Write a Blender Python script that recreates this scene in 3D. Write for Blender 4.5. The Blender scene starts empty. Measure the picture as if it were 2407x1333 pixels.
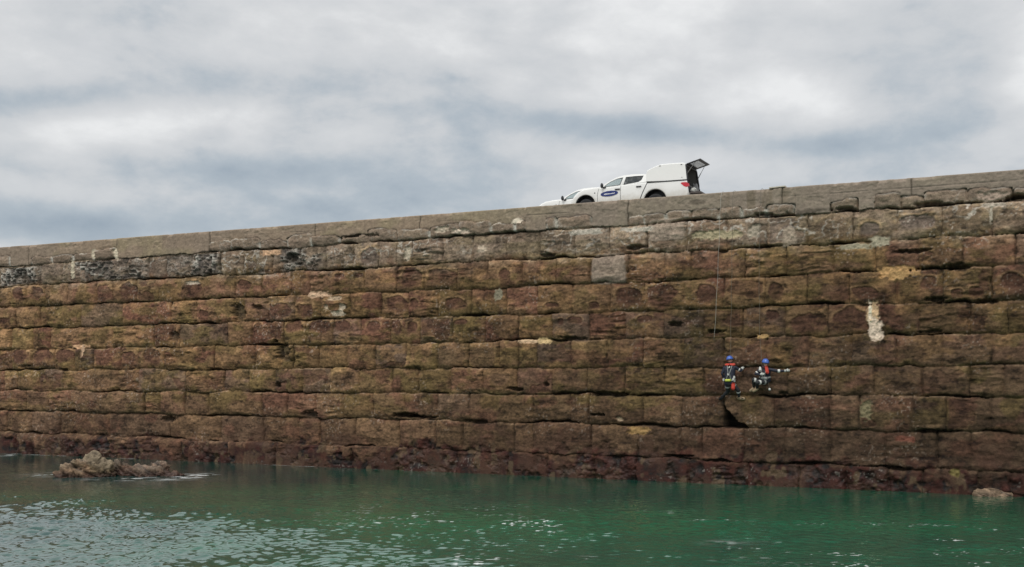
import bpy, bmesh, math, random
import numpy as np
from mathutils import Vector, Matrix
R = math.radians
C = bpy.context.scene.collection
SC = bpy.context.scene

# ------------------------------------------------------------------ camera
F, CX, HY, EYE = 2581.0, 1203.5, 891.0, 3.98      # focal length and horizon of the photograph, eye height above the water
K, Z0 = 0.4907, 45.7                              # slope of the quay in plan, its distance straight ahead
TH = math.atan(K); CT, ST = math.cos(TH), math.sin(TH)
cam = bpy.data.cameras.new('camera'); co = bpy.data.objects.new('camera', cam); C.objects.link(co)
co.location = (0, 0, EYE); co.rotation_euler = (R(90), 0, 0)
cam.sensor_width = 36; cam.lens = F / 2407 * 36; cam.shift_y = (HY - 666.5) / 2407
cam.clip_start = 0.5; cam.clip_end = 6000
SC.camera = co

# ------------------------------------------------------------------ sky and sun
SUN_EL, SUN_AZ = 50, 205          # degrees; azimuth clockwise from +Y (behind the camera, to its left)
def build_world():
    w = bpy.data.worlds.new('World'); SC.world = w; w.use_nodes = True
    nt = w.node_tree; N = nt.nodes; L = nt.links; N.clear()
    out = N.new('ShaderNodeOutputWorld'); mixs = N.new('ShaderNodeMixShader')
    sky = N.new('ShaderNodeTexSky'); sky.sky_type = 'NISHITA'; sky.sun_disc = False
    sky.sun_elevation = R(SUN_EL); sky.sun_rotation = R(SUN_AZ)
    b1 = N.new('ShaderNodeBackground'); b1.inputs[1].default_value = 0.1; L.new(sky.outputs[0], b1.inputs[0])
    tc = N.new('ShaderNodeTexCoord')
    nrm = N.new('ShaderNodeVectorMath'); nrm.operation = 'NORMALIZE'; L.new(tc.outputs['Generated'], nrm.inputs[0])
    sep = N.new('ShaderNodeSeparateXYZ'); L.new(nrm.outputs[0], sep.inputs[0])
    def math_(op, a, b=None, c=None):
        n = N.new('ShaderNodeMath'); n.operation = op
        for i, v in enumerate((a, b, c)):
            if v is None: continue
            if isinstance(v, (int, float)): n.inputs[i].default_value = v
            else: L.new(v, n.inputs[i])
        return n.outputs[0]
    def noise(scale, detail, rough, sc, off=(0, 0, 0), dist=0.0, rot=(0, 0, 0)):
        m = N.new('ShaderNodeMapping'); m.inputs['Scale'].default_value = sc; m.inputs['Location'].default_value = off
        m.inputs['Rotation'].default_value = rot
        L.new(nrm.outputs[0], m.inputs[0])
        n = N.new('ShaderNodeTexNoise'); n.inputs['Scale'].default_value = scale; n.inputs['Detail'].default_value = detail
        n.inputs['Roughness'].default_value = rough; n.inputs['Distortion'].default_value = dist
        L.new(m.outputs[0], n.inputs[0]); return n.outputs[0]
    def lobe(px, py, rx, ry, tilt=0):
        """a cloud bank seen in direction (px, py) of the photograph, rx by ry pixels wide, as a Gaussian over world directions"""
        d = Vector(((px - CX) / F, 1, (HY - py) / F)); ln = d.length; d.normalize()
        sx, sz = rx / F / ln, ry / F / ln
        s = N.new('ShaderNodeVectorMath'); s.operation = 'SUBTRACT'; L.new(nrm.outputs[0], s.inputs[0]); s.inputs[1].default_value = d
        m = N.new('ShaderNodeMapping'); m.vector_type = 'TEXTURE'
        m.inputs['Rotation'].default_value = (0, R(tilt), 0); m.inputs['Scale'].default_value = (sx, max(sx, sz) * 1.5, sz)
        L.new(s.outputs[0], m.inputs[0])
        dt = N.new('ShaderNodeVectorMath'); dt.operation = 'DOT_PRODUCT'; L.new(m.outputs[0], dt.inputs[0]); L.new(m.outputs[0], dt.inputs[1])
        return math_('EXPONENT', math_('MULTIPLY', dt.outputs['Value'], -1.0))
    big = noise(2.6, 4, 0.48, (1, 1, 3.0), (0.3, 0.1, 0.4), 0.15, (0, R(-7), 0))
    mid = noise(6.5, 7, 0.54, (1, 1, 2.3), (2.1, 0.7, 1.3), 0.2, (0, R(-10), 0))
    fine = noise(17.0, 7, 0.6, (1, 1, 1.8), (4.1, 1.7, 0.3), 0.1)
    v = math_('MULTIPLY_ADD', big, 0.42, 0.262)
    v = math_('ADD', v, math_('MULTIPLY_ADD', mid, 0.80, -0.40))
    v = math_('ADD', v, math_('MULTIPLY_ADD', fine, 0.40, -0.20))
    jag = math_('MULTIPLY_ADD', mid, 3.2, -0.6)      # the banks take ragged edges from the clouds' own noise
    for px, py, rx, ry, tilt, amp in LOBES:
        v = math_('ADD', v, math_('MULTIPLY', math_('MULTIPLY', lobe(px, py, rx, ry, tilt), jag), amp * .85))
    up = math_('MULTIPLY_ADD', sep.outputs[2], 0.80, -0.015)
    v = math_('ADD', v, up)
    ramp = N.new('ShaderNodeValToRGB'); L.new(v, ramp.inputs[0])
    el = ramp.color_ramp.elements
    el[0].position = 0.22; el[0].color = (0.30, 0.365, 0.435, 1)
    el[1].position = 0.92; el[1].color = (0.86, 0.865, 0.865, 1)
    e = el.new(0.42); e.color = (0.445, 0.50, 0.55, 1)
    e = el.new(0.56); e.color = (0.61, 0.63, 0.65, 1)
    e = el.new(0.72); e.color = (0.70, 0.71, 0.72, 1)
    b2 = N.new('ShaderNodeBackground'); L.new(ramp.outputs[0], b2.inputs[0])
    zen = N.new('ShaderNodeMapRange'); L.new(sep.outputs[2], zen.inputs[0])      # an overcast sky is brightest overhead
    zen.inputs[1].default_value = 0.30; zen.inputs[2].default_value = .75; zen.inputs[3].default_value = 1.0; zen.inputs[4].default_value = 1.5
    L.new(zen.outputs[0], b2.inputs[1])
    mixs.inputs[0].default_value = 0.94
    L.new(b1.outputs[0], mixs.inputs[1]); L.new(b2.outputs[0], mixs.inputs[2]); L.new(mixs.outputs[0], out.inputs[0])
LOBES = [(420, 290, 330, 50, -10, 0.17), (40, 240, 230, 38, -10, -0.26), (1150, 60, 620, 110, 0, 0.10), (1440, 300, 330, 48, 6, -0.34),
         (560, 400, 420, 38, -2, -0.16), (130, 525, 330, 50, 0, -0.26), (850, 500, 420, 38, -6, -0.10), (2190, 150, 190, 110, 20, -0.38), (1750, 70, 260, 60, -10, -0.12),
         (2010, 330, 340, 42, -5, -0.26), (1560, 385, 240, 42, 0, 0.20), (1350, 170, 300, 90, 0, 0.08), (2400, 180, 70, 90, 0, 0.2),
         (1950, 200, 180, 45, -10, 0.10), (600, 190, 380, 35, -6, -0.10), (1230, 410, 220, 50, 0, -0.12), (1960, 260, 90, 30, 10, 0.14)]
build_world()
sl = bpy.data.lights.new('sun', 'SUN'); sl.energy = 1.3; sl.angle = R(18); sl.color = (1.0, 0.97, 0.92)
so = bpy.data.objects.new('sun', sl); C.objects.link(so); so.location = (0, -20, 60)
az, el_ = R(SUN_AZ), R(SUN_EL)
so.rotation_euler = (-Vector((math.sin(az) * math.cos(el_), math.cos(az) * math.cos(el_), math.sin(el_)))).to_track_quat('-Z', 'Y').to_euler()
vs = SC.view_settings; vs.view_transform = 'Standard'; vs.look = 'None'; vs.exposure = 0; vs.gamma = 1
SC.cycles.max_bounces = 8

# ------------------------------------------------------------------ frames of reference and small helpers
def WP(s, n, z): return Vector((s * CT + n * ST, Z0 - s * ST + n * CT, z))    # quay coordinates (along, into the quay, up) -> world
def PS(px, py, n=0.0):                                                       # photograph pixel on the plane n -> quay coordinates
    u = (px - CX) / F
    s = (u * (Z0 + n * CT) - n * ST) / (CT + u * ST)
    y = Z0 - s * ST + n * CT
    return s, EYE + (HY - py) / F * y
ROTZ = -TH

def empty(name, loc, rz=ROTZ):
    o = bpy.data.objects.new(name, None); C.objects.link(o); o.location = loc; o.rotation_euler = (0, 0, rz); o.empty_display_size = 0.2; return o
def tag(o, label=None, cat=None, group=None, kind=None):
    for k, v in (('label', label), ('category', cat), ('group', group), ('kind', kind)):
        if v: o[k] = v
    return o
def link(name, me, mats, parent=None):
    o = bpy.data.objects.new(name, me); C.objects.link(o)
    for m in (mats if isinstance(mats, (list, tuple)) else [mats]): me.materials.append(m)
    if parent: o.parent = parent
    return o
def bobj(name, bm, mats, parent=None, smooth=False, angle=None):
    me = bpy.data.meshes.new(name); bmesh.ops.recalc_face_normals(bm, faces=bm.faces); bm.to_mesh(me); bm.free()
    if smooth or angle: me.polygons.foreach_set('use_smooth', [True] * len(me.polygons))
    if angle: me.set_sharp_from_angle(angle=R(angle))
    return link(name, me, mats, parent)
def box(bm, lo, hi, bev=0.0):
    ret = bmesh.ops.create_cube(bm, size=1)
    for v in ret['verts']:
        v.co = Vector([(lo[i] + hi[i]) / 2 + v.co[i] * (hi[i] - lo[i]) for i in range(3)])
    if bev:
        es = list({e for v in ret['verts'] for e in v.link_edges})
        bmesh.ops.bevel(bm, geom=es, offset=bev, segments=2, affect='EDGES', profile=0.6)
def tube(bm, pts, r, seg=8, r1=None):
    pts = [Vector(p) for p in pts]; rings = []
    for i, p in enumerate(pts):
        d = (pts[min(i + 1, len(pts) - 1)] - pts[max(i - 1, 0)]).normalized()
        a = d.orthogonal().normalized(); b = d.cross(a)
        if rings:
            pa = rings[-1][1]; a = (pa - d * pa.dot(d)).normalized(); b = d.cross(a)
        rr = r if r1 is None else r + (r1 - r) * i / (len(pts) - 1)
        rings.append(([bm.verts.new(p + (a * math.cos(2 * math.pi * k / seg) + b * math.sin(2 * math.pi * k / seg)) * rr) for k in range(seg)], a))
    for i in range(len(rings) - 1):
        for k in range(seg):
            bm.faces.new((rings[i][0][k], rings[i][0][(k + 1) % seg], rings[i + 1][0][(k + 1) % seg], rings[i + 1][0][k]))
    bm.faces.new(rings[0][0][::-1]); bm.faces.new(rings[-1][0])
def ellipsoid(bm, c, r, rot=None, u=16, v=10):
    M = Matrix.Translation(c) @ (rot.to_4x4() if rot else Matrix()) @ Matrix.Diagonal((*r, 1))
    return bmesh.ops.create_uvsphere(bm, u_segments=u, v_segments=v, radius=1, matrix=M)['verts']

def mat(name, col, rough=0.6, metal=0.0, spec=0.5, coat=0.0, var=0.12, scale=8.0, alpha=1.0, trans=0.0, bump=0.0):
    m = bpy.data.materials.new(name); m.use_nodes = True; nt = m.node_tree; N = nt.nodes; L = nt.links
    b = N['Principled BSDF']; b.inputs['Roughness'].default_value = rough; b.inputs['Metallic'].default_value = metal
    b.inputs['Specular IOR Level'].default_value = spec; b.inputs['Coat Weight'].default_value = coat; b.inputs['Alpha'].default_value = alpha
    b.inputs['Transmission Weight'].default_value = trans
    tc = N.new('ShaderNodeTexCoord'); n = N.new('ShaderNodeTexNoise'); n.inputs['Scale'].default_value = scale; n.inputs['Detail'].default_value = 5
    L.new(tc.outputs['Object'], n.inputs[0])
    mx = N.new('ShaderNodeMix'); mx.data_type = 'RGBA'; L.new(n.outputs[0], mx.inputs[0])
    mx.inputs[6].default_value = (*[c * (1 - var) for c in col], 1); mx.inputs[7].default_value = (*[min(1, c * (1 + var)) for c in col], 1)
    L.new(mx.outputs[2], b.inputs['Base Color'])
    if bump:
        bp = N.new('ShaderNodeBump'); bp.inputs['Strength'].default_value = bump; bp.inputs['Distance'].default_value = 0.02
        L.new(n.outputs[0], bp.inputs['Height']); L.new(bp.outputs[0], b.inputs['Normal'])
    return m

# ------------------------------------------------------------------ numpy noise
def hsh(ix, iy, seed):
    h = (ix.astype(np.int64) * 374761393 + iy.astype(np.int64) * 668265263 + seed * 982451653) & 0xffffffff
    h = ((h ^ (h >> 13)) * 1274126177) & 0xffffffff
    h = ((h ^ (h >> 16)) * 2246822519) & 0xffffffff
    return ((h ^ (h >> 15)) & 0xffffff).astype(np.float32) / 0xffffff
def vn(x, y, seed):
    x, y = np.broadcast_arrays(np.asarray(x, np.float32), np.asarray(y, np.float32))
    fx, fy = np.floor(x), np.floor(y); ix, iy = fx.astype(np.int64), fy.astype(np.int64)
    tx, ty = x - fx, y - fy; tx = tx * tx * tx * (tx * (tx * 6 - 15) + 10); ty = ty * ty * ty * (ty * (ty * 6 - 15) + 10)
    a = hsh(ix, iy, seed) * (1 - tx) + hsh(ix + 1, iy, seed) * tx
    b = hsh(ix, iy + 1, seed) * (1 - tx) + hsh(ix + 1, iy + 1, seed) * tx
    return (a * (1 - ty) + b * ty) * 2 - 1
def fbm(x, y, seed, o=4, g=0.5):
    t, a, n, f = 0.0, 1.0, 0.0, 1.0
    for i in range(o):
        t = t + a * vn(x * f + i * 17.3, y * f - i * 9.1, seed + i * 7); n += a; a *= g; f *= 2.03
    return t / n * 1.5
def ss(a, b, x):
    t = np.clip((x - a) / (b - a), 0, 1); return t * t * (3 - 2 * t)
def lerp(a, b, t): return a * (1 - t[..., None]) + np.array(b, np.float32) * t[..., None] if not isinstance(b, np.ndarray) or b.ndim == 1 else a * (1 - t[..., None]) + b * t[..., None]

def attr_material(name, attr, rough, spec, nscale=(9, 40), amt=0.35, bump=0.35, wet=None):
    """stone: the mesh's own colour attribute, broken up by two procedural noises"""
    m = bpy.data.materials.new(name); m.use_nodes = True; nt = m.node_tree; N = nt.nodes; L = nt.links; b = N['Principled BSDF']
    b.inputs['Specular IOR Level'].default_value = spec
    a = N.new('ShaderNodeAttribute'); a.attribute_name = attr
    tc = N.new('ShaderNodeTexCoord')
    outs = []
    for sc_ in nscale:
        n = N.new('ShaderNodeTexNoise'); n.inputs['Scale'].default_value = sc_; n.inputs['Detail'].default_value = 6; n.inputs['Roughness'].default_value = 0.65
        L.new(tc.outputs['Object'], n.inputs[0]); outs.append(n.outputs[0])
    ad = N.new('ShaderNodeMath'); ad.operation = 'ADD'; L.new(outs[0], ad.inputs[0]); L.new(outs[1], ad.inputs[1])
    mr = N.new('ShaderNodeMapRange'); L.new(ad.outputs[0], mr.inputs[0]); mr.inputs[1].default_value = 0.6; mr.inputs[2].default_value = 1.4
    mr.inputs[3].default_value = 1 - amt; mr.inputs[4].default_value = 1 + amt
    sc2 = N.new('ShaderNodeVectorMath'); sc2.operation = 'SCALE'; L.new(a.outputs['Color'], sc2.inputs[0]); L.new(mr.outputs[0], sc2.inputs['Scale'])
    L.new(sc2.outputs[0], b.inputs['Base Color'])
    L.new(a.outputs['Alpha'], b.inputs['Roughness'])
    bp = N.new('ShaderNodeBump'); bp.inputs['Strength'].default_value = bump; bp.inputs['Distance'].default_value = 0.03
    L.new(ad.outputs[0], bp.inputs['Height']); L.new(bp.outputs[0], b.inputs['Normal'])
    return m
def raw_mesh(name, co_, quads, col=None):
    me = bpy.data.meshes.new(name)
    me.vertices.add(len(co_)); me.vertices.foreach_set('co', np.ascontiguousarray(co_, np.float32).ravel())
    me.loops.add(quads.size); me.loops.foreach_set('vertex_index', np.ascontiguousarray(quads, np.int32).ravel())
    me.polygons.add(len(quads)); me.polygons.foreach_set('loop_start', np.arange(0, quads.size, 4, dtype=np.int32))
    me.polygons.foreach_set('use_smooth', np.ones(len(quads), bool))
    if col is not None:
        at = me.color_attributes.new('tone', 'FLOAT_COLOR', 'POINT'); at.data.foreach_set('color', np.ascontiguousarray(col, np.float32).ravel())
    me.update(); me.validate(); return me

# ------------------------------------------------------------------ the quay wall: ten courses of eroded blocks under a cast coping
LEV_L = [10.04, 8.95, 7.81, 6.67, 5.56, 4.46, 3.36, 2.27, 1.12, -0.4]
LEV_R = [10.04, 8.89, 7.81, 6.66, 5.54, 4.43, 3.35, 2.12, 0.82, -0.4]
JOINTS = [
 [27,75,124,175,222,276,494,543,615,675,734,800,865,935,1012,1080,1156,1213,1238,1285,1310,1393,1478,1512,1567,1625,1690,1745,1802,1870,1952,2019,2057,2119,2173,2276,2382],
 [57,98,147,200,304,350,391,450,518,574,640,703,765,832,891,932,968,1040,1111,1190,1270,1352,1434,1522,1615,1710,1803,1898,2006,2109,2215,2330],
 [26,64,108,160,227,265,322,375,428,479,554,615,685,729,798,858,932,997,1075,1149,1227,1308,1388,1476,1563,1625,1689,1751,1849,1957,2057,2160,2264,2387],
 [39,95,191,288,402,464,551,574,633,693,755,824,896,961,1030,1107,1190,1264,1344,1434,1517,1607,1702,1799,1898,1998,2108,2217,2332],
 [77,118,265,361,412,422,536,592,667,720,784,850,919,989,1064,1140,1219,1298,1384,1470,1561,1653,1746,1845,1947,2041,2073,2160,2282],
 [33,75,129,178,221,286,389,505,600,659,690,749,818,883,955,1028,1100,1174,1219,1262,1342,1427,1513,1608,1702,1800,1900,2003,2105,2215,2332],
 [44,95,149,278,327,438,528,587,649,711,778,845,922,984,1060,1136,1215,1298,1380,1468,1561,1653,1702,1850,1952,2055,2168,2279],
 [117,169,340,379,435,492,618,676,744,806,878,953,1028,1102,1253,1340,1385,1512,1602,1702,1820,1952,2021,2143,2222,2330],
 [77,142,258,400,520,620,703,752,836,940,1027,1089,1210,1253,1390,1500,1599,1651,1749,1846,1952,2083,2204,2284],
 [80,258,428,540,649,829,940,1074,1200,1290,1400,1500,1620,1760,1880,1990,2090,2170,2300]]
CAV = [(45,690,14,16),(90,688,15,15),(245,690,18,18),(305,685,22,20),(455,681,25,20),(575,671,15,12),(10,755,12,9),(482,736,12,8),(660,728,24,15),
 (717,730,22,17),(930,717,27,20),(975,714,10,12),(1068,715,27,13),(966,655,26,24),(1037,650,32,18),(800,648,10,6),(845,648,10,6),(1190,655,15,22),
 (870,606,18,23),(691,767,20,14),(752,768,25,14),(804,768,20,12),(880,768,15,12),(933,770,12,17),(971,770,12,14),(1048,757,10,6),(1085,757,17,7),
 (608,772,10,12),(1475,697,32,22),(1557,697,36,28),(1660,694,22,24),(1300,717,16,6),(1398,717,12,8),(1320,757,7,9),(1353,753,15,8),(1517,750,18,10),
 (1815,740,15,13),(1823,684,20,20),(2030,690,30,14),(2182,665,18,14),(2250,690,12,10),(2297,685,22,12),(2375,660,30,18),(1897,760,46,24),
 (2000,755,42,30),(1850,545,18,16),(2046,538,20,17),(2153,522,42,17),(50,837,22,16),(100,838,22,18),(155,838,22,15),(305,838,15,12),(360,838,20,18)]
FAINT = [(1060,837,33,27),(1135,838,34,26),(2268,517,50,30),(2375,510,25,20),(245,890,65,20),(810,895,30,20),(1175,890,25,14),(90,935,25,15),
 (460,945,25,18),(1975,822,42,12),(1310,835,24,12),(1730,835,26,14),(1340,885,34,20),(1890,895,36,16),(2120,910,40,12),(2210,890,44,26),(2140,830,42,15),
 (1960,535,40,22),(150,600,20,14),(1100,945,30,20),(1470,590,30,14),(1700,545,38,20),(1560,560,30,22)]
PATCH = [(753,692,24,6,(.62,.47,.36)),(745,690,14,6,(.62,.47,.36)),(797,737,16,5,(.50,.47,.40)),(806,724,6,9,(.52,.48,.41)),(788,702,16,4,(.50,.42,.33)),(770,722,5,6,(.45,.40,.33)),
 (640,594,17,5,(.62,.44,.31)),(190,815,17,4,(.68,.46,.31)),(197,826,3,12,(.55,.42,.32)),(1246,802,22,4,(.66,.52,.38)),(1280,801,12,7,(.62,.50,.30)),(2107,639,40,11,(.52,.35,.18)),
 (2108,650,16,8,(.50,.35,.18)),(2054,738,13,26,(.60,.47,.32)),(2058,772,14,24,(.66,.60,.54)),(2046,732,4,22,(.72,.68,.6)),(1432,632,41,36,(.27,.235,.21)),(1795,791,14,4,(.42,.30,.15)),(1137,586,11,7,(.52,.47,.41)),
 (1172,693,8,12,(.26,.26,.21)),(2036,960,12,20,(.20,.19,.125)),(1568,540,42,26,(.33,.29,.26)),(1460,985,6,4,(.5,.42,.33)),(1503,1012,22,8,(.33,.23,.11)),
 (1855,555,14,18,(.36,.32,.28)),(455,665,14,4,(.50,.47,.42)),(2130,1032,20,6,(.15,.065,.05)),(2245,1112,10,8,(.18,.165,.07)),
 (1085,543,22,5,(.6,.55,.5)),(1040,540,12,6,(.55,.52,.46)),(1217,520,10,6,(.62,.6,.55)),(960,597,6,14,(.5,.48,.42)),(1380,545,35,6,(.5,.5,.48)),(1500,540,38,5,(.5,.5,.48)),
 (173,560+72,4,16,(.55,.53,.45)),(222,597,4,10,(.6,.58,.5)),(275,598,5,12,(.6,.58,.5)),(1690,553,60,9,(.40,.38,.28)),(1770,545,14,12,(.42,.4,.36)),(2340,482,30,5,(.5,.48,.45)),(2330,505,4,16,(.45,.44,.4)),
 (2070,568,18,10,(.36,.36,.30)),(2010,580,30,6,(.33,.33,.27)),(2335,463,32,10,(.40,.34,.31))]
HOLES = [(960,977,34,7,.45),(985,980,30,4,.4),(668,832,15,24,.22),(560,732,15,20,.2),(606,722,14,8,.25),(650,802,6,6,.3),(656,905,7,6,.3),(1590,761,16,8,.28),
 (2252,627,28,9,.3),(690,610,18,16,.25),(730,973,18,8,.25),(1490,582,26,6,.3),(1700,590,10,4,.2),(410,790,10,14,.2),(1900,498,40,6,.3),(1480,505,8,4,.2),
 (2195,705,30,7,.3),(2320,708,28,7,.3),(2190,778,38,5,.25),(1285,905,9,6,.2),(1215,915,22,5,.3),(1420,925,50,6,.3),(1310,798,1,1,.01),(1350,795,30,5,.25),
 (1690,778,24,5,.3),(1840,925,12,5,.2),(1410,975,22,4,.25),(2190,1014,30,5,.3),(2110,1103,32,4,.3),(1600,1071,38,2.5,.25),(830,555,50,6,.2),(1290,600,18,5,.2),
 (400,985,18,8,.25),(60,862,14,4,.2),(150,870,10,4,.25),(1130,991,32,5,.3),(870,1085,1,1,.01),(2150,590,36,5,.25),(1115,665,1,1,.01),(1600,470,1,1,.01),(1640,478,24,8,.15),(1800,505,40,5,.25),(1980,492,24,5,.25),
 (2200,478,60,5,.28),(2370,470,30,5,.28)]

def build_wall():
    sv = np.concatenate([np.arange(-80, -34, .2), np.arange(-34, -20, .036), np.arange(-20, 23.5, .028), np.arange(23.5, 52, .2)]).astype(np.float32)
    zv = np.concatenate([np.arange(-1.2, -.3, .1), np.arange(-.3, 11.061, .028)]).astype(np.float32); zv[-1] = 11.06
    S, Z = np.meshgrid(sv, zv, indexing='ij')
    far = ss(30, 36, np.abs(S + 4))
    t = np.clip((S + 24) / 40, 0, 1)
    warp = .060 * fbm(S * .55, Z * .9, 1, 4) + .040 * fbm(S * 2.3, Z * 2, 2, 4)
    zp = Z + warp
    # levels per vertex
    LV = [np.full_like(S, 11.2)] + [LEV_L[k] * (1 - t) + LEV_R[k] * t for k in range(10)] + [np.full_like(S, -3)]
    ci = np.zeros(S.shape, np.int32)
    for k in range(1, 11): ci += (zp < LV[k])
    ci = np.minimum(ci, 9)
    top = np.choose(ci, LV[:10]); bot = np.choose(ci, LV[1:11])
    dt, db = top - zp, zp - bot
    sp = S + .035 * fbm(Z * 2.2, S * .6 + ci * 5.1, 5, 3)
    dl = np.empty_like(S); dr = np.empty_like(S); bid = np.zeros(S.shape, np.int64)
    rng = np.random.RandomState(4)
    for k in range(10):
        j = [PS(px, HY - (((LEV_L[k] + (LEV_L[k - 1] if k else 11)) / 2) - EYE) * 0 - 100)[0] for px in JOINTS[k]]
        a = list(j); x = j[0]
        while x > -80: x -= rng.uniform(1.0, 2.2); a.append(x)
        x = j[-1]
        while x < 52: x += rng.uniform(1.0, 2.2); a.append(x)
        a = np.sort(np.array(a, np.float32)); m = ci == k
        ix = np.clip(np.searchsorted(a, sp[m]), 1, len(a) - 1)
        dl[m] = sp[m] - a[ix - 1]; dr[m] = a[ix] - sp[m]; bid[m] = ix + 1000 * k
    jw = np.where(dl < dr, hsh(bid, bid * 0 + 5, 95), hsh(bid + 1, bid * 0 + 5, 95))      # one random number per vertical joint
    def br(seed): return hsh(bid, bid * 0 + 3, seed)          # one random number per block
    dv = np.minimum(dl, dr)
    # --- coping: smooth cast concrete, ragged where it meets the first stones
    st_top = 10.40 + .24 * br(11) - .07 * np.exp(-dv / .06) + .07 * fbm(S * 1.9, S * 0, 12, 4)
    smooth = np.zeros_like(S)
    for x0, x1 in ((276, 494),):
        smooth = np.maximum(smooth, ((S > PS(x0, 580)[0]) & (S < PS(x1, 560)[0])).astype(np.float32))
    smooth = np.where(br(13) > .86, 1, smooth)
    st_top = np.where(smooth > .5, 10.03 + .03 * fbm(S * 3, S * 0, 14, 3), st_top)
    cop_d = Z - st_top                                        # > 0: concrete
    cop = (ci == 0) & (cop_d > 0)
    copf = cop.astype(np.float32)
    # --- relief
    stra = fbm(S * 1.3 + ci * 3.7, Z * 6.5 + .5 * fbm(S * .7, Z * 1.1, 24, 3), 20, 5)             # bedding of the sandstone
    med = fbm(S * 2.2, Z * 3.2, 21, 5)
    fin = fbm(S * 9, Z * 11, 22, 3)
    lam = ss(.60, .95, br(15)) * (ci > 0) * ss(-.25, .35, fbm(S * .8, Z * 1.4, 23, 3))                      # blocks that weather in layers
    wb = .004 + .105 * np.clip(fbm(S * .62 + ci * 31.7, ci * 7.7, 30, 3) * 1.15 - .02, 0, 1) ** 1.2       # open width of the bed joint
    wv = .004 + .055 * np.clip(jw - .45, 0, 1)
    e_h = np.exp(-db / .06) * (.022 + 1.0 * wb) + np.exp(-dt / .05) * .030
    e_v = np.exp(-dv / .05) * (.010 + .11 * np.clip(jw - .15, 0, 1) * ss(-.3, .4, fbm(S * .8, Z * 1.2, 35, 2)))
    ed = (np.minimum(dv, .6) ** -2.0 + np.minimum(dt, .6) ** -2.0 + np.minimum(np.maximum(db, .004), .6) ** -2.0) ** -.5 if False else 1 / np.sqrt((.25 + .75 * jw) / np.maximum(dv, .01) ** 2 + 1 / np.maximum(dt, .01) ** 2 + 1 / np.maximum(db, .01) ** 2)
    H = .10 * (br(17) - .5) + .10 * (1 - np.exp(-ed / .13)) - e_h - e_v
    H += .020 * med + .012 * fin + (.016 + .058 * lam) * np.sign(stra) * np.abs(stra) ** .8
    wb = np.where(ci == 0, wb * .9 + .035 + .05 * fbm(S * 1.1, S * 0, 36, 2), np.where(ci == 1, wb * 1.3 + .012, wb))
    gap = (1 - ss(.55, 1.15, (db + .012 * fin + .010 * med) / np.maximum(wb, .012))) * ss(.004, .030, wb)
    gapv = (1 - ss(.5, 1.3, dv / np.maximum(wv, .014))) * (.10 + .90 * ss(.35, .75, vn(S * .9, Z * 1.7, 33) * .5 + .5))
    gapt = 1 - ss(.0, .03, dt)
    H -= gap * (.10 + 1.9 * wb) + gapv * .07 + gapt * .02
    # toe: the lowest courses step out a little
    H += .10 * (1 - ss(.9, 1.2, Z))
    # --- flat fields where the crust has come off
    bx = np.zeros_like(S); faint = np.zeros_like(S); rim = np.zeros_like(S)
    w1 = .30 * fbm(S * 1.6, Z * 2.1, 40, 4); w2 = .30 * fbm(S * 1.9, Z * 1.8, 41, 4)
    ang = np.zeros_like(S)
    def spot(px, py, rx, ry, p=2.6, wob=1.0):
        c, z = PS(px, py); c1, _ = PS(px + rx, py); r = max(c1 - c, .02); _, z1 = PS(px, py - ry); q = max(z1 - z, .02)
        i0, i1 = np.searchsorted(sv, [c - r * 2.2, c + r * 2.2]); j0, j1 = np.searchsorted(zv, [z - q * 2.2, z + q * 2.2])
        sl_ = (slice(i0, i1), slice(j0, j1))
        X = (S[sl_] - c) / r + w1[sl_] * wob; Y = (Z[sl_] - z) / q + w2[sl_] * wob
        ang[sl_] = Y; return sl_, (np.abs(X) ** p + np.abs(Y) ** p) ** (1 / p)
    for c in CAV:
        sl_, d = spot(*c); lw = ss(.1, .8, -ang[sl_]); bx[sl_] = np.maximum(bx[sl_], 1 - ss(.92 - .35 * lw, 1.06 + .25 * lw, d)); rim[sl_] = np.maximum(rim[sl_], np.exp(-((d - 1.16) / .17) ** 2) * ss(-.25, .55, ang[sl_]))
    for c in FAINT:
        sl_, d = spot(*c); faint[sl_] = np.maximum(faint[sl_], 1 - ss(.85, 1.15, d)); rim[sl_] = np.maximum(rim[sl_], .45 * np.exp(-((d - 1.15) / .16) ** 2) * ss(-.25, .55, ang[sl_]))
    # the same wear on blocks the list does not name
    nz = fbm(S * 1.1 + br(44) * 40, Z * 1.5 + br(45) * 40, 46, 3)
    rnd = ss(.16, .24, nz) * ss(.05, .12, np.minimum(dv, np.minimum(db, dt))) * (br(47) > .78) * (ci > 0) * (ci < 8)
    bx = np.maximum(bx, rnd * .75); rim = np.maximum(rim, .45 * ss(-.4, .3, fbm(S * 1.3, Z * 2, 48, 2)) * np.exp(-((nz - .14) / .05) ** 2) * (br(47) > .78) * (ci > 0) * (ci < 8) * (np.minimum(db, dv) > .06))
    H -= .045 * bx + .012 * faint; H += .004 * rim
    H = np.where(bx > .5, H - .3 * (.02 * med + .012 * fin), H)
    # --- open holes
    hole = np.zeros_like(S)
    for px, py, rx, ry, dp in HOLES:
        sl_, d = spot(px, py, rx, ry, 2.2, 1.5); d = d + .22 * fin[sl_] + .25 * stra[sl_]; q = (1 - ss(.45, 1.15, d)); hole[sl_] = np.maximum(hole[sl_], q); H[sl_] -= q * dp
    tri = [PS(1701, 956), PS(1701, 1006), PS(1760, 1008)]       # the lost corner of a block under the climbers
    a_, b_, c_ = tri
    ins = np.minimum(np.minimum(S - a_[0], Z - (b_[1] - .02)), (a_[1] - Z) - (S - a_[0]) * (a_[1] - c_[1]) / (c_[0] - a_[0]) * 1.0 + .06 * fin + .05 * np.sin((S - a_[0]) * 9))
    q = ss(0, .05, ins); H -= q * .85; tri_q = q
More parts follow.
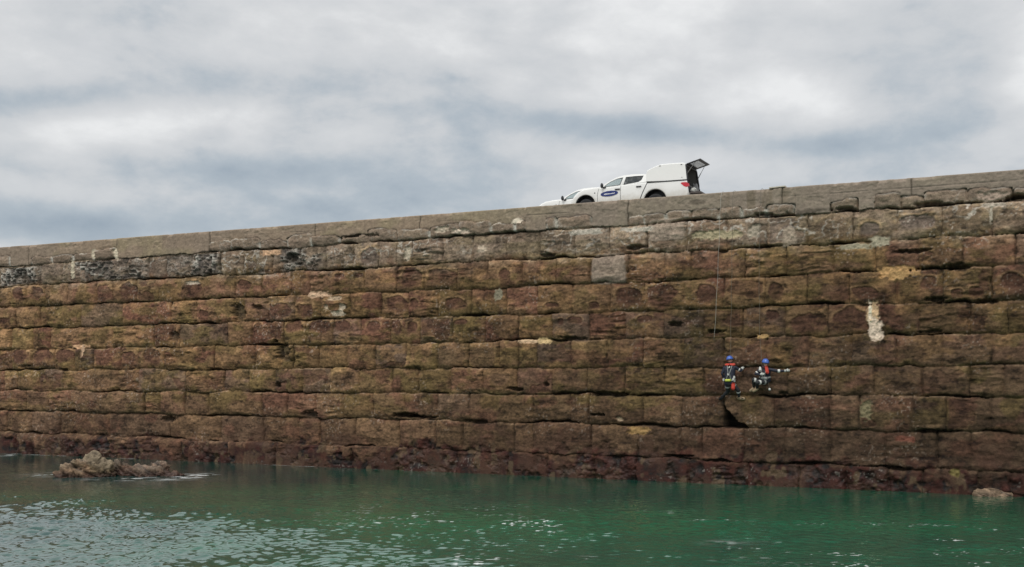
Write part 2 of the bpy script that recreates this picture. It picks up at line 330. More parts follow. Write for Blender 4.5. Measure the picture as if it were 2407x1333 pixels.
    # --- colour (base colours of dry and damp sandstone, lime, algae, weed)
    def c3(*v): return np.array(v, np.float32)
    col = np.zeros(S.shape + (3,), np.float32) + c3(.250, .170, .098)
    hue = br(50) * .75 + .12 + .38 * fbm(S * .9, Z * 1.1, 49, 3)
    col = lerp(col, c3(.225, .122, .085), ss(.62, .72, hue) * .85); col = lerp(col, c3(.235, .185, .085), (1 - ss(.22, .34, hue)) * .8)
    col = lerp(col, c3(.330, .235, .120), ss(.70, .85, br(51)) * .7); col = lerp(col, c3(.200, .160, .125), (1 - ss(.10, .22, br(51))) * .8)
    low = 1 - ss(1.5, 5.6, Z + .3 * med)
    col = lerp(col, c3(.185, .128, .083), low * .8)
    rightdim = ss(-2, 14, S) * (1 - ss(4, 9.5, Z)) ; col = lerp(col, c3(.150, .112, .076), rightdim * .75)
    up = ss(8.4, 9.4, Z + .35 * med); col = lerp(col, c3(.285, .222, .165), up * .85)
    midup = ss(6.9, 8.2, Z + .4 * med) * (1 - up); col = lerp(col, c3(.245, .165, .110), midup * .55)
    col *= (.74 + .50 * br(52))[..., None]
    red = ss(.12, .55, fbm(S * .8 + 9, Z * 1.3, 53, 4)) * (1 - up * .7); col = lerp(col, c3(.205, .108, .078), red * .5)
    olive = ss(.05, .5, fbm(S * .9, Z * 1.6 + 5, 54, 4) + .25 * (1 - ss(.0, .5, db))) * (1 - up * .6) * ss(1.6, 3.2, Z); col = lerp(col, c3(.168, .142, .056), olive * .62)
    tan_ = ss(.2, .6, fbm(S * 1.3 + 3, Z * 2.2, 55, 4)) * ss(3, 5, Z) * (1 - up); col = lerp(col, c3(.36, .245, .125), tan_ * .55)
    moss = (1 - ss(.03, .26, db)) * ss(-.1, .5, fbm(S * .8 + ci * 9, Z * .5, 56, 3)) * ss(1.4, 2.5, Z) * (ci > 0); col = lerp(col, c3(.080, .075, .036), moss * .75)
    col = lerp(col, c3(.42, .30, .17), rim * .65)
    cavc = np.zeros_like(col) + c3(.145, .083, .060); cavc = lerp(cavc, c3(.165, .11, .062), ss(.1, .6, med) * .7); cavc = lerp(cavc, c3(.19, .155, .13), up * .8)
    col = lerp(col, cavc, bx * .9); col = lerp(col, c3(.17, .118, .078), faint * .6)
    # pale ledges: sandy tops of blocks
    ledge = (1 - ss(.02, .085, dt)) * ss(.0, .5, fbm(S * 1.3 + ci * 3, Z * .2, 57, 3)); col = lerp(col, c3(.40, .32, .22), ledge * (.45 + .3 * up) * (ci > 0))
    col *= np.clip(1 + .16 * stra + .10 * fin + .10 * med, .5, 1.5)[..., None]
    # lime runs and lichen high up, salt specks lower down
    lime = ss(.82, .97, 1 - np.abs(fbm(S * 2.4, Z * 3.0, 60, 3))) * ss(8.7, 9.6, Z + .5 * fbm(S * .4, Z * .5, 61, 3)) * ss(-.15, .3, fbm(S * .35, Z * .8, 62, 2))
    col = lerp(col, c3(.52, .49, .43), lime * .75 * (1 - copf))
    xa, xb = PS(525, 610)[0], PS(560, 610)[0]
    leftr = (ci == 1) * (1 - ss(xa, xb, S)) * ss(.02, .12, dt) * ss(.02, .10, db) * (.30 + .70 * ss(-.25, .25, fbm(S * .55 + 3, Z * .8, 98, 3))) * (1 - .75 * (br(99) > .80))
    leftr = np.maximum(leftr, (ci == 1) * ss(PS(590, 610)[0], PS(610, 610)[0], S) * (1 - ss(PS(735, 590)[0], PS(770, 590)[0], S)) * ss(-.1, .4, fbm(S * 1.3, Z * 1.6, 100, 3)) * .8)
    web = ss(.58, .86, 1 - np.abs(fbm(S * 3.3, Z * 4.6, 63, 3)))       # dark rubble in a web of lime
    rub = vn(S * 6.5, Z * 8, 101); col = lerp(col, c3(.175, .155, .135), leftr * .85); col = lerp(col, c3(.085, .078, .075), leftr * ss(-.1, .5, rub) * .7); col = lerp(col, c3(.50, .485, .43), leftr * web * ss(-.6, .1, fbm(S * 1.1, Z * 1.5, 73, 2)) * .8); H -= leftr * (.10 - .12 * web)
    speck = ss(.60, .72, vn(S * 15, Z * 15, 64)) * ss(.1, .6, vn(S * .9, Z * .9, 65)); col = lerp(col, c3(.46, .42, .36), speck * .55)
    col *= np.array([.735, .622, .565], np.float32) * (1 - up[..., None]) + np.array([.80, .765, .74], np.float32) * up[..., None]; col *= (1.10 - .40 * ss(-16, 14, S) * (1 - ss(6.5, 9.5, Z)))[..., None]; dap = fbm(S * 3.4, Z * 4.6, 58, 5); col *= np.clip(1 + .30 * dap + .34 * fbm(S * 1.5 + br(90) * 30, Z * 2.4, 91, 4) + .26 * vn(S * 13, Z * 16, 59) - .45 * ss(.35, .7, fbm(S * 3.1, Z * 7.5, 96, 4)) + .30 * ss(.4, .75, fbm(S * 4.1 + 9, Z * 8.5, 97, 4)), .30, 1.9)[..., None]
    # coping
    cc = np.zeros_like(col) + c3(.305, .228, .162)
    cc = lerp(cc, c3(.30, .25, .15), ss(.1, .5, fbm(S * .5, Z * .9, 66, 3)) * .5); cc = lerp(cc, c3(.24, .19, .15), ss(0, .6, fbm(S * .35 + 4, Z * .3, 67, 3)) * .45)
    streak = ss(.1, .6, fbm(S * 5.5, Z * .5, 68, 4)); cc = lerp(cc, c3(.20, .155, .115), streak * .30)
    spall = ss(.25, .5, fbm(S * 1.6, Z * 3.5, 76, 4)); cc = lerp(cc, c3(.33, .26, .19), spall * .3); fl = np.exp(-((Z - 10.74 - .02 * fbm(S * .6, S * 0, 77, 3)) / .014) ** 2) * ss(.0, .4, fbm(S * .5, S * 0, 78, 3)); fl = fl * ss(-16, -8, S); cc = lerp(cc, c3(.09, .07, .055), fl * .7)
    cc = lerp(cc, c3(.250, .210, .172), ss(-6, 8, S) * .65)
    cc = lerp(cc, c3(.20, .16, .115), (ss(PS(1685, 450)[0], PS(1720, 450)[0], S) * (1 - ss(PS(1840, 440)[0], PS(1870, 440)[0], S))) * ss(-.2, .4, fbm(S * 3, Z * .6, 69, 3)) * .9)
    cc *= np.clip(1 + .09 * fin + .07 * med + .10 * vn(S * 14, Z * 14, 79), .5, 1.5)[..., None]
    col = np.where(copf[..., None] > .5, cc, col)
    Hc = .055 + .012 * med + .007 * fin + .03 * smooth - .02 * spall - .03 * fl - .06 * ss(.3, .6, fbm(S * 2.1, S * 0 + 2, 37, 4)) * ss(10.96, 11.05, Z)
    cj = np.zeros_like(S)
    for px in (70, 277, 494, 742, 1478, 1987 + 156, 1840, 988):
        s0 = PS(px, 540)[0]; cj = np.maximum(cj, np.exp(-((S - s0 + .03 * fbm(Z * 3, Z * 0 + px, 70, 2)) / .024) ** 2))
    Hc -= .05 * cj; 
    bnd = np.exp(-np.abs(cop_d) / .03) * (ci == 0)
    H = np.where(cop, Hc - .02 * bnd, np.where(ci == 0, H + .02 * (1 - smooth) - .05 * bnd * (br(18) > .3), H))
    stc = (ci == 0) & ~cop
    col = np.where(stc[..., None], lerp(col, c3(.26, .195, .145), np.full_like(S, .65)), col)
    mort = np.exp(-(dv / .07) ** 2) * (br(19) > .30) * stc * ss(-.5, .1, fbm(S * 2, Z * 4, 74, 2)) + .8 * np.exp(-(cop_d / .04) ** 2) * stc * ss(-.1, .4, fbm(S * 2, S * 0, 71, 3))
    col = lerp(col, c3(.60, .575, .50), np.clip(mort, 0, 1) * .85)
    crk = np.exp(-(cop_d / .028) ** 2) * ss(-.45, .0, fbm(S * .9, S * 0, 72, 3)) * (ci == 0) * (smooth < .5); col = lerp(col, c3(.06, .05, .04), crk * .9)
    col = lerp(col, c3(.07, .06, .045), cj * copf * .85)
    # damp foot of the wall: red weed, black weed, green slime
    wl = Z + .25 * med + .35 * fbm(S * .28, S * 0 + 3, 80, 3) + .45 * fbm(S * 1.1 + br(82) * 3, Z * .6, 81, 4)
    damp = 1 - ss(1.4, 2.6, wl); col *= (1 - .20 * damp)[..., None]
    weed = 1 - ss(.70, 1.15, wl + .30 * (br(83) - .5)); wt = fbm(S * 3.2, Z * 3.6, 84, 4)
    wc = np.zeros_like(col) + c3(.034, .0125, .0095); wc = lerp(wc, c3(.060, .020, .014), ss(.1, .6, wt)); wc = lerp(wc, c3(.014, .011, .010), ss(.15, .6, -wt)); wc = lerp(wc, c3(.095, .062, .036), ss(.35, .7, fbm(S * 2.6 + 7, Z * 2.2, 85, 3)))
    col = lerp(col, wc, weed * (.72 + .28 * ss(-.35, .15, fbm(S * .9 + br(89) * 6, Z * 1.3, 75, 3))))
    pr = ss(.1, .5, fbm(S * 1.7, Z * 1.5, 86, 4)) * (1 - ss(1.2, 2.4, wl)); col = lerp(col, c3(.075, .040, .026), pr * .6)
    H += weed * (.09 * wt + .10 * fbm(S * 1.4, Z * 1.2, 102, 3))
    barn = ss(.62, .75, vn(S * 15, Z * 15, 87)) * weed * ss(.2, .7, vn(S * 1.3, Z * 2, 88)); col = lerp(col, c3(.40, .37, .32), barn * .3)
    # open joints and holes get a darker colour
    col = lerp(col, c3(.045, .038, .027), np.clip(gap * .85 + gapv * .5 * (ci > 0), 0, 1)); col = lerp(col, c3(.050, .041, .030), hole * .60)
    # bare patches
    for px, py, rx, ry, pc in PATCH:
        big = min(rx, ry) > 20; en = .05 if big else .30; sl_, d = spot(px, py, rx * (1 if big else 1.15), ry * (1 if big else 1.15), 8 if big else 3.4, .08 if big else .42); q = (1 - ss(.80 if not big else .93, 1.12 if not big else 1.02, d + en * fin[sl_] + .6 * en * dap[sl_])) * .92; sub = col[sl_]
        tone = np.array(pc, np.float32) * np.array([1.18, 1.05, .90], np.float32) * (.92 + .25 * fin[sl_] + .12 * stra[sl_])[..., None]
        col[sl_] = sub * (1 - q[..., None]) + tone * q[..., None]; H[sl_] = H[sl_] + .03 * q if big else H[sl_] * (1 - q) + (.05 + .03 * fin[sl_]) * q
    col = lerp(col, c3(.016, .014, .012), tri_q * .9)  # shade inside the lost corner painted near black
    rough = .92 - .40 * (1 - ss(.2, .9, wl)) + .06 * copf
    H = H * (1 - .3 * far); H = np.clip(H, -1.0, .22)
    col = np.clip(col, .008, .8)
    # --- mesh
    rows = [(-H, Z)]
    nS, nZ = S.shape
    V = np.stack([S, -H, Z], -1)
    e1 = np.stack([S[:, -1], -H[:, -1] + .035, np.full(nS, 11.082)], -1); e2 = np.stack([S[:, -1], np.full(nS, 1.3), np.full(nS, 11.09)], -1)
    V = np.concatenate([V, e1[:, None], e2[:, None]], 1)
    CO = np.concatenate([col, np.clip(rough, .3, 1)[..., None]], -1); ctop = CO[:, -1:].copy(); ctop[..., :3] = ctop[..., :3] * .6 + np.array([.33, .30, .26]) * .4
    CO = np.concatenate([CO, ctop, ctop], 1); m2 = np.concatenate([cop, np.ones((nS, 2), bool)], 1)
    nz2 = nZ + 2
    I = np.arange(nS * nz2).reshape(nS, nz2)
    Q = np.stack([I[:-1, :-1], I[1:, :-1], I[1:, 1:], I[:-1, 1:]], -1).reshape(-1, 4)
    fm = (m2[:-1, :-1] & m2[1:, :-1] & m2[1:, 1:] & m2[:-1, 1:]).reshape(-1)
    V = V.reshape(-1, 3); CO = CO.reshape(-1, 4)
    root = empty('harbour_wall', WP(0, 0, 0)); tag(root, 'tall weathered harbour wall of big brown sandstone blocks under a plain concrete coping, rising from the green water', 'harbour wall')
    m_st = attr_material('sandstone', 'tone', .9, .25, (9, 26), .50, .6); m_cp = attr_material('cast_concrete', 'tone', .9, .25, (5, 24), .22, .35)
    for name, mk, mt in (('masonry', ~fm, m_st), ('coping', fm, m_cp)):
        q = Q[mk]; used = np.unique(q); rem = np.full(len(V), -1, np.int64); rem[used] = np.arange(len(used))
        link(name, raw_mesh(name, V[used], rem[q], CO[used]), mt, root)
    return root
build_wall()

# quay top
m_deck = mat('deck_concrete', (.28, .26, .23), .9, scale=1.5, var=.25, bump=.2)
bm = bmesh.new(); box(bm, (-80, 1.3, 10.0), (52, 22, 11.06))
dk = bobj('pier_deck', bm, m_deck); dk.location = WP(0, 0, 0); dk.rotation_euler.z = ROTZ; tag(dk, kind='structure')

# ------------------------------------------------------------------ the sea
def build_water():
    def axis(segs):
        a = []
        for lo, hi, st in segs: a.append(np.arange(lo, hi, st))
        return np.concatenate(a)
    xs = np.concatenate([-np.geomspace(34, 3000, 40)[::-1], np.arange(-33.9, 24, .05), np.geomspace(24, 3000, 40)])
    ys = np.concatenate([-np.geomspace(4, 3000, 30)[::-1], np.arange(-3, 17, 1.0), np.arange(17, 31, .04), np.arange(31, 64, .09), np.geomspace(64, 4000, 36)])
    X, Y = np.meshgrid(xs.astype(np.float32), ys.astype(np.float32), indexing='ij')
    fade = (1 - ss(30, 34, np.abs(X + 5))) * ss(15.5, 18, Y) * (1 - ss(60, 64, Y))
    rng = np.random.RandomState(12); h = np.zeros_like(X)
    wx = .5 * fbm(X * .35, Y * .35, 90, 2); wy = .5 * fbm(X * .35 + 8, Y * .35, 91, 2)
    for i in range(46):
        lam = .12 * (.60 / .12) ** (rng.rand() ** 1.1); a = R(75) + rng.normal(0, .52); k = 2 * math.pi / lam
        amp = .0090 * lam
        h += (amp * np.sin(k * ((X + wx) * math.cos(a) + (Y + wy) * math.sin(a)) + rng.rand() * 6.28)).astype(np.float32)
    gust = .75 + .45 * ss(-.4, .5, fbm(X * .10, Y * .13, 92, 3)) + .35 * fbm(X * .5, Y * .7, 99, 3)
    calm = 1.30 - .86 * ss(-7, 3, X + (Y - 23.2) * .9); lee = .50 + .50 * (1 - ss(30, 44, Y + X * .25))
    h = np.sign(h) * np.abs(h) 
    Zw = h * gust * calm * lee * fade
    # foam: wash round the rocks, sky glints painted on as pale flecks
    foam_glint = np.zeros_like(X)
    def fspot(px, py, rx, ry):
        y = EYE * F / (py - HY); x = (px - CX) / F * y; r = rx / F * y; ryw = abs(EYE * F / (py - ry - HY) - y)
        d = ((X - x) / r) ** 2 + ((Y - y) / ryw) ** 2; return np.exp(-d)
    nf = fbm(X * 2.2, Y * 3.0, 93, 4)
    for c in ((452, 1119, 46, 5, 1.3), (330, 1126, 120, 4, .75), (120, 1116, 50, 5, .6), (25, 1070, 25, 3, .8), (110, 1068, 70, 2, .6), (1700, 1276, 40, 5, .35)):
        foam_glint = np.maximum(foam_glint, fspot(*c[:4]) * c[4] * ss(-.25, .45, nf))
    glint = ss(.60, .72, vn(X * 9.0, Y * 13, 94)) * ss(-.35, .15, vn(X * .35, Y * .5, 95)) * ss(.1, .45, vn(X * 1.1, Y * 1.4, 96)) * ss(-9, 1, X) * (1 - ss(31, 36, Y + X * .3)); foam_glint = np.maximum(foam_glint, glint * .85)
    edge = fbm(X * 1.2, Y * 1.2, 97, 3); nwall = (Y - Z0 + K * X) * CT          # wash against the wall
    foam_glint = np.maximum(foam_glint, np.exp(-((nwall + .22) / .07) ** 2) * ss(.15, .6, edge) * .7 * (1 - ss(-4, 4, X)))
    foam_glint = np.clip(foam_glint * fade, 0, 1)
    tint = np.clip(.15 + .55 * ss(-15, -3, X) + .40 * fbm(X * .09, Y * .16, 98, 4), 0, 1)
    CO = np.stack([foam_glint, tint, foam_glint * 0, foam_glint * 0 + 1], -1).reshape(-1, 4)
    V = np.stack([X, Y, Zw], -1).reshape(-1, 3); nx, ny = X.shape
    I = np.arange(nx * ny).reshape(nx, ny); Q = np.stack([I[:-1, :-1], I[1:, :-1], I[1:, 1:], I[:-1, 1:]], -1).reshape(-1, 4)
    m = bpy.data.materials.new('sea_water'); m.use_nodes = True; nt = m.node_tree; N = nt.nodes; L = nt.links; b = N['Principled BSDF']
    at = N.new('ShaderNodeAttribute'); at.attribute_name = 'tone'; sp_ = N.new('ShaderNodeSeparateColor'); L.new(at.outputs['Color'], sp_.inputs[0])
    tc = N.new('ShaderNodeTexCoord'); n = N.new('ShaderNodeTexNoise'); n.inputs['Scale'].default_value = .5; n.inputs['Detail'].default_value = 6; L.new(tc.outputs['Object'], n.inputs[0])
    md = N.new('ShaderNodeMath'); md.operation = 'MULTIPLY_ADD'; L.new(n.outputs[0], md.inputs[0]); md.inputs[1].default_value = .8; md.inputs[2].default_value = -.4
    ad = N.new('ShaderNodeMath'); ad.use_clamp = True; L.new(md.outputs[0], ad.inputs[0]); L.new(sp_.outputs[1], ad.inputs[1])
    mx = N.new('ShaderNodeMix'); mx.data_type = 'RGBA'; L.new(ad.outputs[0], mx.inputs[0])
    mx.inputs[6].default_value = (.006, .050, .045, 1); mx.inputs[7].default_value = (.005, .112, .056, 1)
    m2 = N.new('ShaderNodeMix'); m2.data_type = 'RGBA'; L.new(sp_.outputs[0], m2.inputs[0]); L.new(mx.outputs[2], m2.inputs[6]); m2.inputs[7].default_value = (.78, .80, .80, 1)
    L.new(m2.outputs[2], b.inputs['Base Color'])
    rr = N.new('ShaderNodeMapRange'); L.new(sp_.outputs[0], rr.inputs[0]); rr.inputs[3].default_value = .03; rr.inputs[4].default_value = .8; L.new(rr.outputs[0], b.inputs['Roughness'])
    b.inputs['IOR'].default_value = 1.5; b.inputs['Coat Weight'].default_value = .5; b.inputs['Coat IOR'].default_value = 1.5; b.inputs['Coat Roughness'].default_value = .03
    n2 = N.new('ShaderNodeTexNoise'); n2.inputs['Scale'].default_value = 7; n2.inputs['Detail'].default_value = 3; L.new(tc.outputs['Object'], n2.inputs[0])
    bp = N.new('ShaderNodeBump'); bp.inputs['Strength'].default_value = .35; bp.inputs['Distance'].default_value = .02; L.new(n2.outputs[0], bp.inputs['Height']); L.new(bp.outputs[0], b.inputs['Normal']); L.new(bp.outputs[0], b.inputs['Coat Normal'])
    o = link('sea_water', raw_mesh('sea_water', V, Q, CO), m); tag(o, kind='structure')
build_water()

# ------------------------------------------------------------------ rocks
def rock(name, lumps, seed, label, group, tone, pale=.5, wetk=.85, am=1.0):
    """lumps: (px, py of the waterline under it, half width px, height px, depth m)"""
    bm = bmesh.new(); y0 = EYE * F / (lumps[0][1] - HY); x0 = (lumps[0][0] - CX) / F * y0
    for px, py, hw, hh, dep in lumps:
        y = EYE * F / (py - HY); x = (px - CX) / F * y; sc_ = y / F
        M = Matrix.Translation((x - x0, y - y0 + dep * .6, 0)) @ Matrix.Diagonal((hw * sc_, dep, hh * sc_, 1))
        bmesh.ops.create_icosphere(bm, subdivisions=5, radius=1, matrix=M)
    me = bpy.data.meshes.new(name); bm.to_mesh(me); bm.free()
    o = link(name, me, attr_material(name + '_stone', 'tone', .8, .3, (8, 34), .45, .7)); o.location = (x0, y0, 0)
    rm = o.modifiers.new('r', 'REMESH'); rm.mode = 'VOXEL'; rm.voxel_size = .032
    dg = bpy.context.evaluated_depsgraph_get(); me2 = bpy.data.meshes.new_from_object(o.evaluated_get(dg)); o.modifiers.clear(); o.data = me2
    nv = len(me2.vertices); P = np.empty(nv * 3, np.float32); me2.vertices.foreach_get('co', P); P = P.reshape(-1, 3)
    Nn = np.empty(nv * 3, np.float32); me2.vertices.foreach_get('normal', Nn); Nn = Nn.reshape(-1, 3)
    a, b = P[:, 0] + .4 * P[:, 1], P[:, 2] + .5 * P[:, 1]
    slope = P[:, 2] * 1.0 + P[:, 0] * .45
    st = fbm(a * .6, slope * 6.5, seed, 4); md = fbm(a * 1.7, b * 1.9, seed + 3, 4); fi = fbm(a * 7, b * 8, seed + 6, 3)
    rd = 1 - 2 * np.abs(fbm(a * 2.3, b * 2.6, seed + 12, 4)); D = .16 * md + .09 * np.sign(st) * np.abs(st) ** .6 + .04 * rd + .05 * fi - .02; D = D * am
    P = P + Nn * D[:, None]; me2.vertices.foreach_set('co', P.ravel())
    col = np.zeros((nv, 3), np.float32) + np.array(tone, np.float32)
    col = lerp(col, np.array([.20, .105, .07], np.float32), ss(.1, .5, fbm(a * 1.3, b * 1.5 + 4, seed + 9, 3)) * .3)
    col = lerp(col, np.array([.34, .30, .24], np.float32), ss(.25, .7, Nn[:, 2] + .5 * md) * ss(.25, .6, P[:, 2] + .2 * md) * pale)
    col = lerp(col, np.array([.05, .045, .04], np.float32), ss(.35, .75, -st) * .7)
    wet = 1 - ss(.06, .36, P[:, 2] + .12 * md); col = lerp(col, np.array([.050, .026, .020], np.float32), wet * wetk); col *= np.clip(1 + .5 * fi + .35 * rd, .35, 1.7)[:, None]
    at = me2.color_attributes.new('tone', 'FLOAT_COLOR', 'POINT'); at.data.foreach_set('color', np.concatenate([col, (.9 - .5 * wet)[:, None]], 1).astype(np.float32).ravel())
    me2.polygons.foreach_set('use_smooth', [False] * len(me2.polygons)); me2.update()
    return tag(o, label, 'rock', group)
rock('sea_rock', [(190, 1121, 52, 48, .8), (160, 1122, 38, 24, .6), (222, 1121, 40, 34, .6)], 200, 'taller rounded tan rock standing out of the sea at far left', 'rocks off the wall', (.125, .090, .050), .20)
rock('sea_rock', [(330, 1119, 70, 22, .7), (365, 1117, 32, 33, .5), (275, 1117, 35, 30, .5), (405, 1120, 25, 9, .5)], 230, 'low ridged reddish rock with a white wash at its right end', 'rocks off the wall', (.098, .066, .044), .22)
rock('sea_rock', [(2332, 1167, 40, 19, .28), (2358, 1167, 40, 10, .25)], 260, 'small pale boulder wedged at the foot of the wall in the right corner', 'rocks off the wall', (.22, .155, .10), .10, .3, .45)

# ------------------------------------------------------------------ pick-up trucks on the quay
DECK = 11.06; TN = 3.2                                 # deck level; the near truck's side stands this far behind the quay edge
def TP(zx, zy, n=TN): return PS(1240 + zx * .1911, 360 + zy * .1911, n)
S0 = TP(710, 560)[0]                                    # front axle
def tq(zx, zy, dn=0.0):                                 # traced point -> truck's own x (along) and z (above the deck)
    s, z = TP(zx, zy, TN + dn); return s - S0, z - DECK
HW = .89
m_wht = mat('white_paint', (.80, .80, .775), .28, spec=.5, coat=.35, var=.03, scale=3)
nt = m_wht.node_tree; N_ = nt.nodes; pb = N_['Principled BSDF']; old = pb.inputs['Base Color'].links[0].from_socket      # road dirt along the sills
tc_ = N_.new('ShaderNodeTexCoord'); sx_ = N_.new('ShaderNodeSeparateXYZ'); nt.links.new(tc_.outputs['Object'], sx_.inputs[0])
no_ = N_.new('ShaderNodeTexNoise'); no_.inputs['Scale'].default_value = 5; no_.inputs['Detail'].default_value = 7; nt.links.new(tc_.outputs['Object'], no_.inputs[0])
ad_ = N_.new('ShaderNodeMath'); ad_.operation = 'MULTIPLY_ADD'; nt.links.new(no_.outputs[0], ad_.inputs[0]); ad_.inputs[1].default_value = -.55; nt.links.new(sx_.outputs[2], ad_.inputs[2])
mr_ = N_.new('ShaderNodeMapRange'); nt.links.new(ad_.outputs[0], mr_.inputs[0]); mr_.inputs[1].default_value = .55; mr_.inputs[2].default_value = .20; mr_.inputs[3].default_value = 0; mr_.inputs[4].default_value = .5
mx_ = N_.new('ShaderNodeMix'); mx_.data_type = 'RGBA'; nt.links.new(mr_.outputs[0], mx_.inputs[0]); nt.links.new(old, mx_.inputs[6]); mx_.inputs[7].default_value = (.42, .37, .27, 1); nt.links.new(mx_.outputs[2], pb.inputs['Base Color'])
m_blk = mat('black_plastic', (.022, .023, .026), .5, var=.2)
m_rub = mat('tyre_rubber', (.02, .02, .022), .85, var=.25, scale=20)
m_gls = mat('tinted_glass', (.035, .045, .05), .04, spec=.6, var=.05, alpha=.58)
m_clr = mat('clear_glass', (.22, .33, .32), .05, spec=.6, var=.05, alpha=.45)
m_int = mat('cabin_cloth', (.075, .075, .08), .9, var=.2)
m_grey = mat('grey_lining', (.16, .155, .145), .8, var=.25, scale=5)
m_red = mat('red_lens', (.55, .012, .025), .15, spec=.6, coat=.5, var=.15, scale=30)
m_orl = mat('amber_lens', (.55, .20, .03), .2, spec=.6)
m_rim = mat('wheel_metal', (.42, .43, .44), .4, metal=.7, var=.1)
m_blu = mat('blue_vinyl', (.02, .035, .16), .35, var=.05)
m_lab = mat('white_vinyl', (.78, .80, .82), .4, var=.03)
m_seam = mat('seam_rubber', (.045, .048, .05), .7)
m_gate = mat('shaded_gate', (.085, .072, .066), .75, var=.45, scale=5)  # shade under the lowered tailgate put into its colour

def loft(bm, poly, ys, shape, closed=True, caps=True):
    """a side outline carried across the vehicle; shape(x, z, y) -> (x, y, z)"""
    rings = [[bm.verts.new(shape(x, z, y)) for x, z in poly] for y in ys]
    n = len(poly); rg = range(n) if closed else range(n - 1)
    for a, b in zip(rings, rings[1:]):
        for i in rg: bm.faces.new((a[i], a[(i + 1) % n], b[(i + 1) % n], b[i]))
    if caps:
        for r_ in (rings[0], rings[-1]):
            f = bm.faces.new(r_); f.normal_update(); bmesh.ops.triangulate(bm, faces=[f])
def arc_pts(cx, cz, r, a0, a1, n): return [(cx + r * math.cos(R(a0 + (a1 - a0) * i / n)), cz + r * math.sin(R(a0 + (a1 - a0) * i / n))) for i in range(n + 1)]
def panel_with_holes(bm, outer, holes, yfun, thick):
    """flat sheet with openings in it, both faces and all rims"""
    def fillside(off):
        vs_, es = [], []
        for lp in [outer] + holes:
            v = [bm.verts.new((x, yfun(z) + off, z)) for x, z in lp]; vs_.append(v)
            es += [bm.edges.new((v[i], v[(i + 1) % len(v)])) for i in range(len(v))]
        bmesh.ops.triangle_fill(bm, use_beauty=True, edges=es); return vs_
    a = fillside(0); b = fillside(thick)
    for la, lb in zip(a, b):
        for i in range(len(la)):
            j = (i + 1) % len(la); bm.faces.new((la[i], la[j], lb[j], lb[i]))
def ysheet(bm, poly, yfun):
    f = bm.faces.new([bm.verts.new((x, yfun(z), z)) for x, z in poly]); f.normal_update(); bmesh.ops.triangulate(bm, faces=[f])

XR = tq(1565, 560)[0]                                   # rear axle
XF = tq(548, 600)[0]                                    # front corner
XE = tq(1972, 420)[0]                                   # rear end
ZB = tq(1200, 390)[1]                                   # waist line
ZRF = tq(1280, 250, .2)[1]                              # roof
def cab_y(z): return -(HW - .05) + .24 * max(0, (z - ZB) / max(ZRF - ZB, .1))

